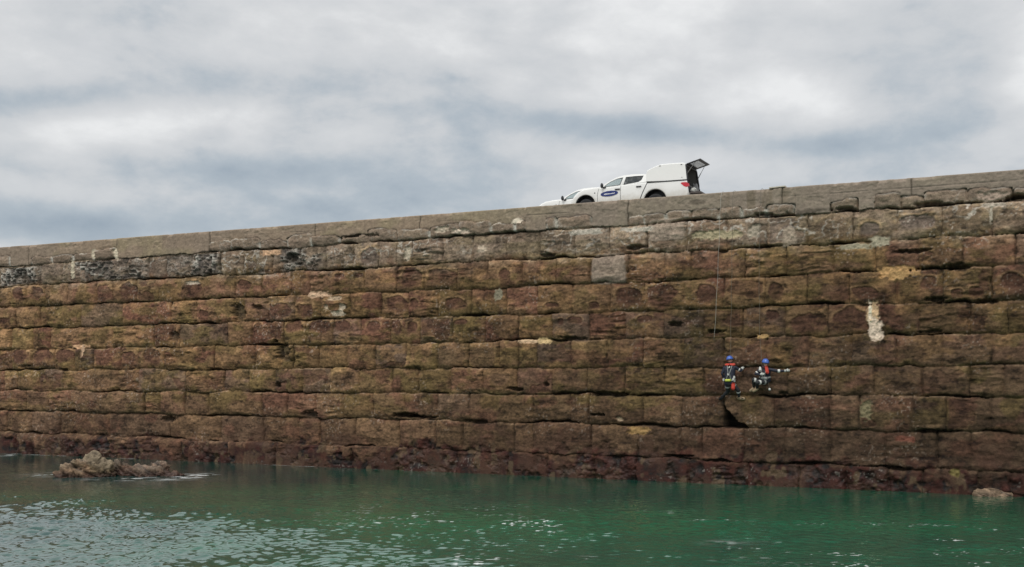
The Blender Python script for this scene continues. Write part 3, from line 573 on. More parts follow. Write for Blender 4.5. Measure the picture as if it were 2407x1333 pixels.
def make_truck(name, loc, label, canopy):
    root = empty(name, loc); tag(root, label, 'pickup truck', 'white pickup trucks parked on the quay')
    # --- lower body
    top = [tq(*p) for p in ((548, 606), (562, 566), (590, 520), (630, 478), (690, 446), (770, 430), (868, 417))]
    belt = [tq(*p) for p in ((905, 428), (1145, 394), (1300, 372), (1464, 352))]
    rail = [tq(*p) for p in ((1468, 358), (1700, 343), (1945, 326), (1962, 330), (1970, 400), (1976, 480))]
    zr, zf = tq(1565, 443)[1], tq(710, 517)[1]
    rr_, rf_ = .50, .445
    aa, ab = math.degrees(math.asin((.37 - zr + rr_) / rr_)), math.degrees(math.asin((.37 - zf + rf_) / rf_))
    ar, af = arc_pts(XR, zr - rr_, rr_, aa, 180 - aa, 18), arc_pts(0, zf - rf_, rf_, ab, 180 - ab, 18)
    pts = top + belt + rail + [(XE - .02, .52), (XE - .25, .37)] + ar + [(1.4, .36)] + af + [(XF + .05, .37), (XF - .02, .44)]
    out = []
    for p in pts:
        if not out or (abs(p[0] - out[-1][0]) + abs(p[1] - out[-1][1])) > .012: out.append(p)
    # inward offset for the rounded shoulders
    def inset(poly, d):
        n = len(poly); res = []
        area = sum(poly[i][0] * poly[(i + 1) % n][1] - poly[(i + 1) % n][0] * poly[i][1] for i in range(n))
        sg = 1 if area > 0 else -1
        for i in range(n):
            a, b, c = poly[i - 1], poly[i], poly[(i + 1) % n]
            e = Vector((c[0] - a[0], c[1] - a[1])).normalized(); res.append((b[0] - e.y * d * sg, b[1] + e.x * d * sg))
        return res
    def sh(x, z, y):
        t = abs(y) / HW
        if x < .15: x = x - .26 * (1 - t ** 3) * min(1, (.15 - x) / .6)           # nose is bowed in plan
        bow = .035 * max(0, abs(z - .78) / .5) ** 2
        z2 = z + (.035 * (1 - t ** 4) if z > ZB - .35 and x < 1.1 else 0)
        return (x, y * (1 - bow), z2)
    bm = bmesh.new()
    ys = [-HW, -HW + .006, -HW + .03, -HW + .09, -.55, 0, .55, HW - .09, HW - .03, HW - .006, HW]
    ins = [.055, .03, .010, 0, 0, 0, 0, 0, .010, .03, .055]
    rings = [[bm.verts.new(sh(x, z, y)) for x, z in inset(out, d)] for y, d in zip(ys, ins)]
    n = len(out)
    for a, b in zip(rings, rings[1:]):
        for i in range(n): bm.faces.new((a[i], a[(i + 1) % n], b[(i + 1) % n], b[i]))
    for r_ in (rings[0], rings[-1]):
        f = bm.faces.new(r_); f.normal_update(); bmesh.ops.triangulate(bm, faces=[f])
    body = bobj('body', bm, m_wht, root, angle=38)
    # load bed and cabin are hollowed out
    cb = bmesh.new(); box(cb, (tq(1490, 350)[0], -HW + .10, .70), (XE + .3, HW - .10, 2.0)); cut = bobj('cutter', cb, m_grey)
    cb2 = bmesh.new(); box(cb2, (tq(960, 400)[0], -HW + .12, .55), (tq(1440, 350)[0], HW - .12, 2.0)); cut2 = bobj('cutter', cb2, m_grey)
    cut.parent = cut2.parent = root
    for c_ in (cut, cut2):
        md = body.modifiers.new('b', 'BOOLEAN'); md.operation = 'DIFFERENCE'; md.object = c_; md.solver = 'EXACT'
    dg = bpy.context.evaluated_depsgraph_get(); me = bpy.data.meshes.new_from_object(body.evaluated_get(dg)); body.modifiers.clear(); body.data = me
    bpy.data.objects.remove(cut); bpy.data.objects.remove(cut2); me.set_sharp_from_angle(angle=R(38))
    # --- cabin shell: side frames with window openings, roof, glass
    A = [tq(*p, .06) for p in ((884, 422), (938, 384), (1000, 340), (1080, 291), (1160, 265), (1280, 249), (1400, 247), (1462, 254), (1464, 300), (1464, 352))]
    wf = [tq(*p, .08) for p in ((938, 422), (968, 386), (1012, 350), (1085, 310), (1163, 291), (1143, 394))]
    wr = [tq(*p, .08) for p in ((1196, 287), (1300, 276), (1414, 269), (1398, 326), (1362, 355), (1182, 391))]
    outer = A + [tq(905, 436, .06)]
    bm = bmesh.new()
    panel_with_holes(bm, outer, [wf, wr], cab_y, .05); panel_with_holes(bm, outer, [wf, wr], lambda z: -cab_y(z), -.05)
    roofl = A[3:8]
    def sroof(x, z, y):
        w = -cab_y(z); t = y; return (x, w * t, z + .045 * (1 - t * t))
    loft(bm, roofl, [-1, -.94, -.8, -.5, 0, .5, .8, .94, 1], sroof, closed=False, caps=False)
    loft(bm, [(x + .01, z - .05) for x, z in roofl], [-1, -.5, 0, .5, 1], sroof, closed=False, caps=False)
    bw = [A[7], A[9]]; loft(bm, bw, [-1, 0, 1], sroof, closed=False, caps=False)
    bobj('cab', bm, m_wht, root, angle=40)
    bm = bmesh.new(); loft(bm, [A[0], A[1], A[2], A[3]], [-.98, -.6, 0, .6, .98], lambda x, z, y: (x - .10 * (1 - y * y), -cab_y(z) * y, z + .03 * (1 - y * y)), closed=False, caps=False)
    bobj('windscreen', bm, m_clr, root, smooth=True)
    for sgn in (1, -1):
        for nm, w, mm in (('front_window', wf, m_clr), ('rear_window', wr, m_gls)):
            bm = bmesh.new(); ysheet(bm, w, lambda z: sgn * (cab_y(z) + .018)); g = bobj(nm, bm, mm, root)
            bm = bmesh.new(); c = len(w)
            wc = Vector((sum(p[0] for p in w) / c, sum(p[1] for p in w) / c))
            o_ = [bm.verts.new((x, sgn * (cab_y(z) - .004), z)) for x, z in w]
            i_ = [bm.verts.new((x + (wc.x - x) * .09, sgn * (cab_y(z + (wc.y - z) * .1) - .004), z + (wc.y - z) * .14)) for x, z in w]
            for k in range(c): bm.faces.new((o_[k], o_[(k + 1) % c], i_[(k + 1) % c], i_[k]))
            bobj('window_seal', bm, m_seam, g)
    # --- cabin insides
    for y in (-.38, .38):
        for x0, nm in ((tq(1110, 400)[0], 'front_seat'), (tq(1370, 370)[0], 'back_seat')):
            bm = bmesh.new(); box(bm, (x0, y - .24, .75), (x0 + .14, y + .24, ZB + .16), .05); box(bm, (x0 - .42, y - .24, .68), (x0, y + .24, .82), .04)
            box(bm, (x0 + .02, y - .12, ZB + .19), (x0 + .11, y + .12, ZB + .38), .04); bobj(nm, bm, m_int if nm[0] == 'b' else m_grey, root, angle=50)
    bm = bmesh.new(); cx_, cz_ = tq(1000, 405)[0], ZB - .02
    ring = [(cx_ + .19 * math.cos(a) * .42, .36 + .19 * math.sin(a), cz_ + .19 * math.cos(a) * .9) for a in [2 * math.pi * k / 20 for k in range(21)]]
    tube(bm, ring, .016, 6); tube(bm, [(cx_, .36, cz_), (cx_ - .3, .36, cz_ - .2)], .03, 6); bobj('steering_wheel', bm, m_blk, root, smooth=True)
    bm = bmesh.new(); box(bm, (tq(905, 430)[0], -.70, .7), (tq(965, 430)[0], .70, ZB - .04), .04); bobj('dashboard', bm, m_int, root, angle=40)
    # --- seams, handles, mirrors, sign
    def seam(pts, wd=.014, dy=.004, nm='panel_gap', mt=None):
        for sgn in (1, -1):
            bm = bmesh.new(); v = [Vector(p) for p in pts]; vs2 = []
            for i, p in enumerate(v):
                d = (v[min(i + 1, len(v) - 1)] - v[max(i - 1, 0)]).normalized(); q = Vector((-d.y, d.x)) * wd / 2
                bow = .035 * max(0, abs(p.y - .78) / .5) ** 2; y = sgn * (-HW * (1 - bow) - dy) if p.y < ZB + .02 else sgn * (cab_y(p.y) - dy)
                vs2.append((bm.verts.new((p.x + q.x, y, p.y + q.y)), bm.verts.new((p.x - q.x, y, p.y - q.y)), bm.verts.new((p.x + q.x, y * .985, p.y + q.y)), bm.verts.new((p.x - q.x, y * .985, p.y - q.y))))
            for a, b in zip(vs2, vs2[1:]):
                bm.faces.new((a[0], b[0], b[1], a[1])); bm.faces.new((a[0], b[0], b[2], a[2])); bm.faces.new((a[1], b[1], b[3], a[3]))
            bobj(nm, bm, mt or m_seam, root)
    seam([tq(*p) for p in ((872, 440), (858, 520), (862, 600))], .012)
    seam([tq(*p) for p in ((1146, 402), (1140, 470), (1142, 585))], .010)
    seam([tq(*p) for p in ((1468, 366), (1425, 462), (1380, 570))], .034)
    for hx, hy in ((1105, 444), (1368, 410)):
        for sgn in (1, -1):
            x, z = tq(hx, hy); bm = bmesh.new()
            box(bm, (x - .115, -.016, z - .024), (x + .115, .016, z + .024), .012)
            o = bobj('door_handle', bm, m_blk, root, smooth=True); o.location = (0, sgn * (-HW - .012), 0); o.rotation_euler = (0, 0, 0)
    mx_, mz_ = tq(912, 400, -.12)
    for sgn in (1, -1):
        bm = bmesh.new(); ellipsoid(bm, Vector((mx_, sgn * (-HW - .10), mz_)), (.06, .10, .115)); box(bm, (mx_ + .02, min(sgn * (-HW - .02), sgn * (-HW + .09)), mz_ - .10), (mx_ + .14, max(sgn * (-HW - .02), sgn * (-HW + .09)), mz_ - .05), .01)
        m_ = bobj('wing_mirror', bm, m_blk, root, smooth=True)
    x, z = tq(826, 491)
    bm = bmesh.new(); ellipsoid(bm, Vector((x, -HW * .995, z)), (.03, .012, .025)); bobj('side_repeater', bm, m_blk, root, smooth=True)
    for sgn in (1, -1):                                 # lamps
        bm = bmesh.new(); x, z = tq(575, 575); ellipsoid(bm, Vector((x - .02, sgn * (-HW + .17), z - .03)), (.16, .14, .10)); bobj('headlight', bm, m_clr, root, smooth=True)
        bm = bmesh.new(); lp = [tq(*p) for p in ((1886, 368), (1905, 358), (1958, 356), (1976, 372), (1976, 405), (1955, 416), (1925, 405))]
        va = [bm.verts.new((x - .01, sgn * (-HW - .006), z)) for x, z in lp]; vb = [bm.verts.new((x + (.02 if k in (3, 4) else -.01), sgn * (-HW + .10), z)) for k, (x, z) in enumerate(lp)]
        bm.faces.new(va)
        for k in range(len(lp)): bm.faces.new((va[k], va[(k + 1) % len(lp)], vb[(k + 1) % len(lp)], vb[k]))
        bobj('tail_light', bm, m_red, root)
    if canopy:                                          # the oval firm's sign on the door
        x, z = tq(1005, 497); sx = (tq(1112, 497)[0] - tq(898, 497)[0]) / 2; sz = .115
        tl = -.02
        def oval(k, y, m_, nm, par):
            bm = bmesh.new(); v = [bm.verts.new((x + sx * k * math.cos(a), y, z + sz * (k if k < 1 else 1) * math.sin(a) - math.cos(a) * tl)) for a in [2 * math.pi * i / 36 for i in range(36)]]
            bm.faces.new(v); return bobj(nm, bm, m_, par)
        sg = oval(1.0, -HW - .006, m_blu, 'door_sign', root)
        bm = bmesh.new(); rnd = random.Random(5); xx = x - sx * .62
        while xx < x + sx * .62:                        # small slanted white letters, too blurred in the photograph to read
            wl_ = rnd.uniform(.028, .05); hh = rnd.uniform(.026, .05)
            b_ = -.030 + (xx - x) * .05
            q = [(xx, b_), (xx + wl_, b_), (xx + wl_ + .016, b_ + hh), (xx + .016, b_ + hh)]
            bm.faces.new([bm.verts.new((a, -HW - .010, z + c)) for a, c in q]); xx += wl_ + .010
        bobj('lettering', bm, m_lab, sg)
    # --- wheels and arches
    for xw, zz, ra, nm in ((0, zf, rf_, 'f'), (XR, zr, rr_, 'r')):
        for sgn in (1, -1):
            bm = bmesh.new(); ap = arc_pts(xw, zz - ra, ra - .006, -14, 194, 18); y0, y1 = sgn * (-HW + .03), sgn * (-HW + .42)
            va = [bm.verts.new((a, y0, c)) for a, c in ap]; vb = [bm.verts.new((a, y1, c)) for a, c in ap]
            for a, b, c, d in zip(va, va[1:], vb[1:], vb): bm.faces.new((a, b, c, d))
            bm.faces.new(vb); bobj('wheel_arch_liner', bm, m_blk, root)
            w = empty('wheel', (0, 0, 0), 0); w.parent = root; w.location = (xw, sgn * (-HW + .15), .375)
            prof = [(.20, -.10), (.30, -.125), (.355, -.11), (.372, -.07), (.375, 0), (.372, .07), (.355, .11), (.30, .125), (.20, .10)]
            bm = bmesh.new(); sg = 32
            rg = [[bm.verts.new((r_ * math.cos(2 * math.pi * k / sg), y, r_ * math.sin(2 * math.pi * k / sg))) for r_, y in prof] for k in range(sg)]
            for k in range(sg):
                for i in range(len(prof) - 1): bm.faces.new((rg[k][i], rg[(k + 1) % sg][i], rg[(k + 1) % sg][i + 1], rg[k][i + 1]))
            bobj('tyre', bm, m_rub, w, smooth=True)
            bm = bmesh.new()
            for k in range(6):
                a = 2 * math.pi * k / 6; c_, s_ = math.cos(a), math.sin(a); p_ = Vector((-s_, 0, c_))
                tube(bm, [Vector((c_ * .04, -sgn * .07, s_ * .04)), Vector((c_ * .225, -sgn * .085, s_ * .225))], .035, 6, .03)
            rp = [(.215, -.10), (.225, -.10), (.225, .10), (.215, .10)]
            rg = [[bm.verts.new((r_ * math.cos(2 * math.pi * k / 24), y, r_ * math.sin(2 * math.pi * k / 24))) for r_, y in rp] for k in range(24)]
            for k in range(24):
                for i in range(4): bm.faces.new((rg[k][i], rg[(k + 1) % 24][i], rg[(k + 1) % 24][(i + 1) % 4], rg[k][(i + 1) % 4]))
            ellipsoid(bm, Vector((0, -sgn * .06, 0)), (.075, .04, .075), u=12, v=8); bobj('rim', bm, m_rim, w, smooth=True)
    # mud flap, bumpers
    for sgn in (1, -1):
        bm = bmesh.new(); y0, y1 = sorted((sgn * (-HW + .03), sgn * (-HW + .28))); box(bm, (XR + .52, y0, .2), (XR + .55, y1, .52), .004); bobj('mud_flap', bm, m_blk, root)
    bm = bmesh.new(); box(bm, (XE - .03, -HW + .12, .40), (XE + .16, HW - .12, .56), .03); bobj('rear_bumper', bm, m_blk, root, angle=40)
    if canopy: make_canopy(root)
    return root

def make_canopy(root):
    P = [tq(*p, .06) for p in ((1464, 350), (1463, 300), (1463, 244), (1470, 226), (1486, 211), (1550, 180), (1618, 151), (1640, 147), (1760, 134), (1890, 125), (1916, 127), (1938, 146))]
    lo = [tq(*p) for p in ((1956, 320), (1700, 339))]
    ztop = max(z for _, z in P); zb = lo[0][1]
    def cy(z): return -(HW - .015) + .07 * max(0, (z - zb) / (ztop - zb))
    bm = bmesh.new(); outer = P + lo
    for sgn in (1, -1):
        ring0 = [bm.verts.new((x, sgn * cy(z), z)) for x, z in outer]; f = bm.faces.new(ring0 if sgn == 1 else ring0[::-1]); f.normal_update(); bmesh.ops.triangulate(bm, faces=[f])
    # roof and front: carried across with rounded edges
    ys = [-1, -.985, -.95, -.88, -.5, 0, .5, .88, .95, .985, 1]; dr = [0, .018, .036, .05, .065, .07, .065, .05, .036, .018, 0]
    def shp(i):
        t, d = ys[i], dr[i]
        return [bm.verts.new((x - (d * .5 if k < 4 else 0), -cy(z) * t, z + (d if k >= 3 else 0))) for k, (x, z) in enumerate(P)]
    rings = [shp(i) for i in range(len(ys))]
    for a, b in zip(rings, rings[1:]):
        for i in range(len(P) - 1): bm.faces.new((a[i], a[i + 1], b[i + 1], b[i]))
    bmesh.ops.remove_doubles(bm, verts=bm.verts, dist=.0015)
    me = bpy.data.meshes.new('canopy'); bmesh.ops.recalc_face_normals(bm, faces=bm.faces); bm.to_mesh(me); bm.free()
    me.polygons.foreach_set('use_smooth', [True] * len(me.polygons)); me.set_sharp_from_angle(angle=R(16))
    for p_ in me.polygons:
        if abs(p_.normal.y) > .85: p_.use_smooth = False
    can = link('canopy', me, [m_wht, m_grey], root)
    sd = can.modifiers.new('s', 'SOLIDIFY'); sd.thickness = .035; sd.offset = -1; sd.material_offset = 1
    # dark trim where it sits on the bed
    for sgn in (1, -1):
        bm = bmesh.new(); q = [tq(1466, 361), tq(1700, 344), tq(1958, 325)]
        va = [bm.verts.new((x, sgn * (-HW - .004), z - .012)) for x, z in q]; vb = [bm.verts.new((x, sgn * (-HW - .004), z + .016)) for x, z in q]
        vc = [bm.verts.new((x, sgn * (-HW + .05), z + .016)) for x, z in q]; vd = [bm.verts.new((x, sgn * (-HW + .05), z - .012)) for x, z in q]
        for i in range(2):
            for a, b in ((va, vb), (vb, vc), (vd, va)): bm.faces.new((a[i], a[i + 1], b[i + 1], b[i]))
        bobj('canopy_seal', bm, m_seam, can)
        for zx, zy in ((1626, 156), (1891, 140), (1902, 299)):
            x, z = tq(zx, zy, .06); bm = bmesh.new(); ellipsoid(bm, Vector((x, sgn * (cy(z) - .004), z)), (.045 if zy < 200 else .02, .018, .014), u=10, v=6); bobj('catch', bm, m_blk, can, smooth=True)
    # opening frame, lifted door, struts, gate
    xr, zr = P[-1]; zr -= .0; yw = -cy(zr) - .06
    bm = bmesh.new()
    for sgn in (1, -1):
        tube(bm, [(xr + .015, sgn * yw, zr), (tq(1956, 320)[0] + .015, sgn * (HW - .07), zb), (XE - .015, sgn * (HW - .11), .74)], .038, 6)
    tube(bm, [(xr + .01, -yw, zr + .03), (xr + .01, yw, zr + .03)], .03, 6); bobj('opening_frame', bm, m_blk, root)
    hx, hz = xr + .02, zr + .055; L_, up = .60, .16
    nx_, nz_ = -up, L_; nl = math.hypot(nx_, nz_); nx_, nz_ = nx_ / nl, nz_ / nl
    def dp(t, y, o=0.): return Vector((hx + L_ * t + nx_ * o, y, hz + up * t + nz_ * o))
    bm = bmesh.new(); W = .68; bwid = .10
    def slab(t0, t1, y0, y1, o0=0., o1=.035):
        v = [bm.verts.new(dp(t, y, o)) for o in (o0, o1) for t, y in ((t0, y0), (t1, y0), (t1, y1), (t0, y1))]
        for f in ((0, 1, 2, 3), (7, 6, 5, 4), (0, 4, 5, 1), (1, 5, 6, 2), (2, 6, 7, 3), (3, 7, 4, 0)): bm.faces.new([v[i] for i in f])
    slab(0, .17, -W, W); slab(.80, 1, -W, W); slab(.17, .80, -W, -W + bwid); slab(.17, .80, W - bwid, W)
    dr_ = bobj('rear_door', bm, m_blk, root)
    bm = bmesh.new(); slab(.17, .80, -W + bwid, W - bwid, .012, .02); bobj('door_glass', bm, mat('grey_glass', (.30, .315, .32), .12, spec=.5, var=.15, alpha=.55), dr_)
    for sgn in (1, -1):
        bm = bmesh.new(); a = dp(.62, sgn * (W - .03), -.01); b = Vector((xr + .05, sgn * (HW - .12), zb + .24)); tube(bm, [a, a.lerp(b, .5)], .011, 6); tube(bm, [a.lerp(b, .5), b], .018, 6); bobj('gas_strut', bm, m_grey, root)
    bm = bmesh.new(); gx, gz = XE + .0, .70; box(bm, (gx + .02, -.70, gz - .035), (gx + .50, .70, gz + .035), .012)
    g = bobj('tailgate', bm, m_gate, root, angle=40)
    bm = bmesh.new(); box(bm, (gx + .20, -.12, gz - .055), (gx + .30, .12, gz - .036), .006); bobj('handle', bm, m_blk, g)
    for sgn in (1, -1):
        bm = bmesh.new(); tube(bm, [(gx + .42, sgn * .71, gz + .03), (XE - .03, sgn * (HW - .12), zb - .22)], .010, 6); bobj('gate_stay', bm, m_grey, root)

near_truck = make_truck('pickup_truck', WP(S0, TN + HW, DECK), 'white double cab pickup with tall load canopy, rear door lifted open, blue oval sign', True)
FN = 5.45
sa = PS(1240 + 912 * .1911, 360 + 400 * .1911, TN)[0]; sb = PS(1322, 466, FN)[0]
far_truck = empty('pickup_truck', WP(S0 + (sb - sa), FN + HW, DECK)); tag(far_truck, 'white pickup parked behind the canopied one, only its bonnet and front window showing', 'pickup truck', 'white pickup trucks parked on the quay')
SKIP = {'canopy', 'canopy_seal', 'catch', 'opening_frame', 'rear_door', 'door_glass', 'gas_strut', 'tailgate', 'handle', 'gate_stay', 'door_sign', 'lettering'}
for ch in list(near_truck.children):
    if ch.name.split('.')[0] in SKIP: continue
    c = ch.copy(); C.objects.link(c); c.parent = far_truck
    for g in ch.children:
        d = g.copy(); C.objects.link(d); d.parent = c

# things lying at the open back of the near truck
def lump(name, c, r, m_, label, cat, seed):
    bm = bmesh.new(); vs_ = bmesh.ops.create_icosphere(bm, subdivisions=4, radius=1)['verts']; rn = random.Random(seed)
    P = np.array([v.co[:] for v in vs_], np.float32); d = .16 * fbm(P[:, 0] * 1.6 + seed, P[:, 2] * 1.6 + P[:, 1], seed, 3)
    for v, k in zip(vs_, d):
        q = v.co * (1 + float(k)); q.z = max(q.z, -.75); v.co = Vector((q.x * r[0], q.y * r[1], (q.z + .75) * r[2]))
    o = bobj(name, bm, m_, None, smooth=True); o.location = WP(S0 + c[0], TN + HW + c[1], DECK + c[2]); o.rotation_euler.z = ROTZ; return tag(o, label, cat)
lump('sack', (XE + .14, -.50, .736), (.13, .17, .11), mat('white_sacking', (.62, .62, .58), .9, var=.12, bump=.4), 'small white sack lying on the lowered tailgate of the canopied truck', 'sack', 3)
lump('kit_bag', (XE - .25, .05, .70), (.22, .30, .24), mat('black_canvas', (.03, .032, .036), .85, var=.3, bump=.4), 'black kit bag in the open load bed of the canopied truck', 'bag', 9)
lump('kit_bag', (XE - .12, .52, .70), (.15, .18, .34), mat('grey_canvas', (.20, .20, .20), .85, var=.3, bump=.4), 'grey upright bag at the far side of the open load bed', 'bag', 14)
# ------------------------------------------------------------------ the two people on ropes
m_suit = mat('navy_drysuit', (.012, .015, .030), .62, var=.35, scale=14, bump=.3)
m_leg = mat('charcoal_drysuit', (.020, .021, .024), .7, var=.35, scale=14, bump=.3)
m_skin = mat('skin', (.52, .30, .22), .55, var=.08)
m_hood = mat('dark_hood', (.05, .02, .025), .8)
m_glove = mat('pale_glove', (.50, .51, .47), .75, var=.15)
m_boot = mat('tan_boot', (.48, .35, .22), .75, var=.2, bump=.3)
m_helm = mat('blue_helmet', (.06, .14, .50), .35, coat=.4, var=.06)
m_orange = mat('orange_red_nylon', (.64, .065, .04), .6, var=.1)
m_refl = mat('reflective_white', (.66, .66, .62), .45, var=.05)
m_yel = mat('lime_webbing', (.56, .62, .08), .6, var=.1)
m_web = mat('grey_webbing', (.30, .31, .29), .75, var=.2)
m_rope = mat('white_rope', (.36, .345, .30), .85, var=.15, scale=60)
m_drope = mat('grey_rope', (.14, .12, .09), .85, var=.2, scale=60)

def person(root_px, n0, joints, parts, label, face_dir, name='person'):
    """joints: name -> (px, py, n); a closed skin is grown over tapered limbs and fused into ONE mesh"""
    s0, z0 = PS(root_px[0], root_px[1], n0); root = empty(name, WP(s0, n0, z0)); tag(root, label, 'person', 'people working on ropes')
    J = {}
    for k, (px, py, n) in joints.items():
        s, z = PS(px, py, n); J[k] = Vector((s - s0, n - n0, z - z0))
    bm = bmesh.new(); prim = []
    def cap(a, b, ra, rb, mi):
        a, b = Vector(a), Vector(b); t = bmesh.new()
        for c, r_ in ((a, ra), (b, rb)): ellipsoid(t, c, (r_, r_, r_), u=14, v=9)
        h = bmesh.ops.convex_hull(t, input=t.verts); bmesh.ops.delete(t, geom=list({g for g in h['geom_interior'] + h['geom_unused'] if isinstance(g, bmesh.types.BMVert)}), context='VERTS')
        me_ = bpy.data.meshes.new('t'); t.to_mesh(me_); t.free(); bm.from_mesh(me_); bpy.data.meshes.remove(me_); prim.append((a, b, ra, rb, mi))
    def ell(c, r, mi, rot=None):
        ellipsoid(bm, Vector(c), r, rot); prim.append((Vector(c), Vector(c), sum(r) / 3, sum(r) / 3, mi))
    SUIT, LEG, SKIN, GLOVE, HOOD = range(5)
    ch, pe, nk, hd = J['chest'], J['pelvis'], J['neck'], J['head']
    ax = (J['sr'] - J['sl']).normalized(); sp = (nk - pe)
    cap(J['sl'].lerp(ch, .12), J['sr'].lerp(ch, .12), .085, .085, SUIT)
    for t in (-.5, .0, .5):
        cap(ch + ax * .17 * t, pe.lerp(ch, .35) + ax * .15 * t, .135, .115, SUIT)
        cap(pe.lerp(ch, .35) + ax * .15 * t, pe + ax * .17 * t, .118, .125, SUIT if t else LEG)
    cap(nk - sp.normalized() * .05, nk + (hd - nk) * .5, .068, .062, HOOD)
    fd = Vector(face_dir).normalized(); upv = (hd - nk).normalized(); sd = fd.cross(upv).normalized(); fd = upv.cross(sd).normalized() * -1 if upv.cross(sd).dot(fd) < 0 else upv.cross(sd).normalized()
    Rm = Matrix((sd, fd, upv)).transposed()
    ell(hd, (.076, .095, .108), SKIN, Rm); ell(hd + fd * .03 - upv * .055, (.055, .065, .058), SKIN, Rm)
    cap(hd + fd * .088 + upv * .012, hd + fd * .110 - upv * .022, .011, .017, SKIN)                    # nose
    for k in (-1, 1):
        ell(hd + sd * .082 * k - upv * .005, (.014, .024, .034), SKIN, Rm)                              # ears
        cap(hd + fd * .088 + sd * .02 * k + upv * .024, hd + fd * .082 + sd * .048 * k + upv * .022, .012, .011, SKIN)   # brows
    cap(hd + fd * .086 - sd * .020 - upv * .056, hd + fd * .086 + sd * .020 - upv * .056, .011, .011, SKIN)              # lips
    for q in 'lr':
        cap(J['s' + q], J['e' + q], .068, .054, SUIT); cap(J['e' + q], J['h' + q], .053, .040, SUIT)
        # hand: palm, four bent fingers of unequal length, a thumb from its side
        w = J['h' + q]; d = (w - J['e' + q]).normalized(); tip = J.get('t' + q)
        if tip is not None: d = (tip - w).normalized()
        pn = d.cross(Vector((0, 1, 0))); pn = (pn if pn.length > .1 else d.cross(Vector((1, 0, 0)))).normalized(); bend = pn.cross(d).normalized()
        cap(w, w + d * .075, .034, .038, GLOVE)
        for i, ln in enumerate((.078, .090, .084, .064)):
            b = w + d * .085 + pn * (.033 - .022 * i); m1 = b + d * ln * .5 + bend * .006; cap(b, m1, .0115, .0105, GLOVE); cap(m1, m1 + d * ln * .42 + bend * ln * .30, .0105, .0085, GLOVE)
        b = w + d * .030 + pn * .036; m1 = b + d * .035 + pn * .028; cap(b, m1, .014, .012, GLOVE); cap(m1, m1 + d * .034 + pn * .008 + bend * .01, .012, .010, GLOVE)
        cap(J['p' + q], J['k' + q], .098, .074, LEG); cap(J['k' + q], J['k' + q].lerp(J['a' + q], .4), .074, .070, LEG); cap(J['k' + q].lerp(J['a' + q], .4), J['a' + q], .070, .050, LEG)
        cap(J['a' + q], J['f' + q].lerp(J['a' + q], .25), .048, .042, LEG)
    me = bpy.data.meshes.new('t'); bm.to_mesh(me); bm.free(); tmp = link('body', me, [m_suit, m_leg, m_skin, m_glove, m_hood], root)
    rm = tmp.modifiers.new('r', 'REMESH'); rm.mode = 'VOXEL'; rm.voxel_size = .0085
    sm = tmp.modifiers.new('s', 'SMOOTH'); sm.factor = .4; sm.iterations = 2
    dg = bpy.context.evaluated_depsgraph_get(); me2 = bpy.data.meshes.new_from_object(tmp.evaluated_get(dg)); tmp.modifiers.clear(); tmp.data = me2
    nf = len(me2.polygons); Pc = np.empty(nf * 3, np.float32); me2.polygons.foreach_get('center', Pc); Pc = Pc.reshape(-1, 3); best = np.full(nf, 1e9); idx = np.zeros(nf, np.int32)
    for a, b, ra, rb, mi in prim:
        A, D = np.array(a), np.array(b - a); L2 = max(float(D @ D), 1e-9); t = np.clip((Pc - A) @ D / L2, 0, 1)
        dd = np.linalg.norm(Pc - (A + t[:, None] * D), axis=1) - (ra + (rb - ra) * t); m = dd < best; best[m] = dd[m]; idx[m] = mi
    me2.polygons.foreach_set('material_index', idx); me2.polygons.foreach_set('use_smooth', np.ones(nf, bool)); me2.update()
    # eyes
    for k in (-1, 1):
        b2 = bmesh.new(); ellipsoid(b2, hd + fd * .084 + sd * .031 * k + upv * .008, (.013, .013, .009), u=10, v=6); bobj('eye', b2, m_blk, root, smooth=True)
    # helmet: a shell with a rim and chin straps
    b2 = bmesh.new(); vs_ = ellipsoid(b2, Vector((0, 0, 0)), (.122, .142, .128), None, 24, 16)
    bmesh.ops.bisect_plane(b2, geom=b2.verts[:] + b2.edges[:] + b2.faces[:], plane_co=(0, 0, -.012), plane_no=(0, .18, -1), clear_outer=True)
    for v in b2.verts: v.co = hd + Rm @ (v.co + Vector((0, -.018, .044)))
    hm = bobj('helmet', b2, m_helm, root, smooth=True); so_ = hm.modifiers.new('s', 'SOLIDIFY'); so_.thickness = .014; so_.offset = 0
    b2 = bmesh.new(); rr_ = [hd + Rm @ Vector((.124 * math.cos(a), .144 * math.sin(a) - .006, .018 + .18 * .144 * math.sin(a))) for a in [2 * math.pi * i / 24 for i in range(25)]]
    tube(b2, rr_, .008, 6); bobj('rim', b2, m_blk, hm, smooth=True)
    b2 = bmesh.new()
    for k in (-1, 1): tube(b2, [hd + sd * .112 * k + upv * .02, hd + sd * .088 * k - upv * .06 + fd * .02, hd - upv * .118 + fd * .045], .008, 6)
    bobj('chin_strap', b2, m_blk, hm, smooth=True)
    for q in 'lr':                                      # boots
        a, f = J['a' + q], J['f' + q]; b2 = bmesh.new(); d = (f - a).normalized()
        cap2 = [(a - d * .04 - Vector((0, 0, .02)), .064), (a.lerp(f, .45) - Vector((0, 0, .018)), .062), (f + d * .02, .050)]
        for (p0, r0), (p1, r1) in zip(cap2, cap2[1:]):
            t = bmesh.new(); ellipsoid(t, p0, (r0,) * 3, u=12, v=8); ellipsoid(t, p1, (r1,) * 3, u=12, v=8); h = bmesh.ops.convex_hull(t, input=t.verts)
            bmesh.ops.delete(t, geom=list({g for g in h['geom_interior'] + h['geom_unused'] if isinstance(g, bmesh.types.BMVert)}), context='VERTS')
            m_ = bpy.data.meshes.new('t'); t.to_mesh(m_); t.free(); b2.from_mesh(m_); bpy.data.meshes.remove(m_)
        tube(b2, [a + Vector((0, 0, .05)), a - Vector((0, 0, .02))], .064, 12)
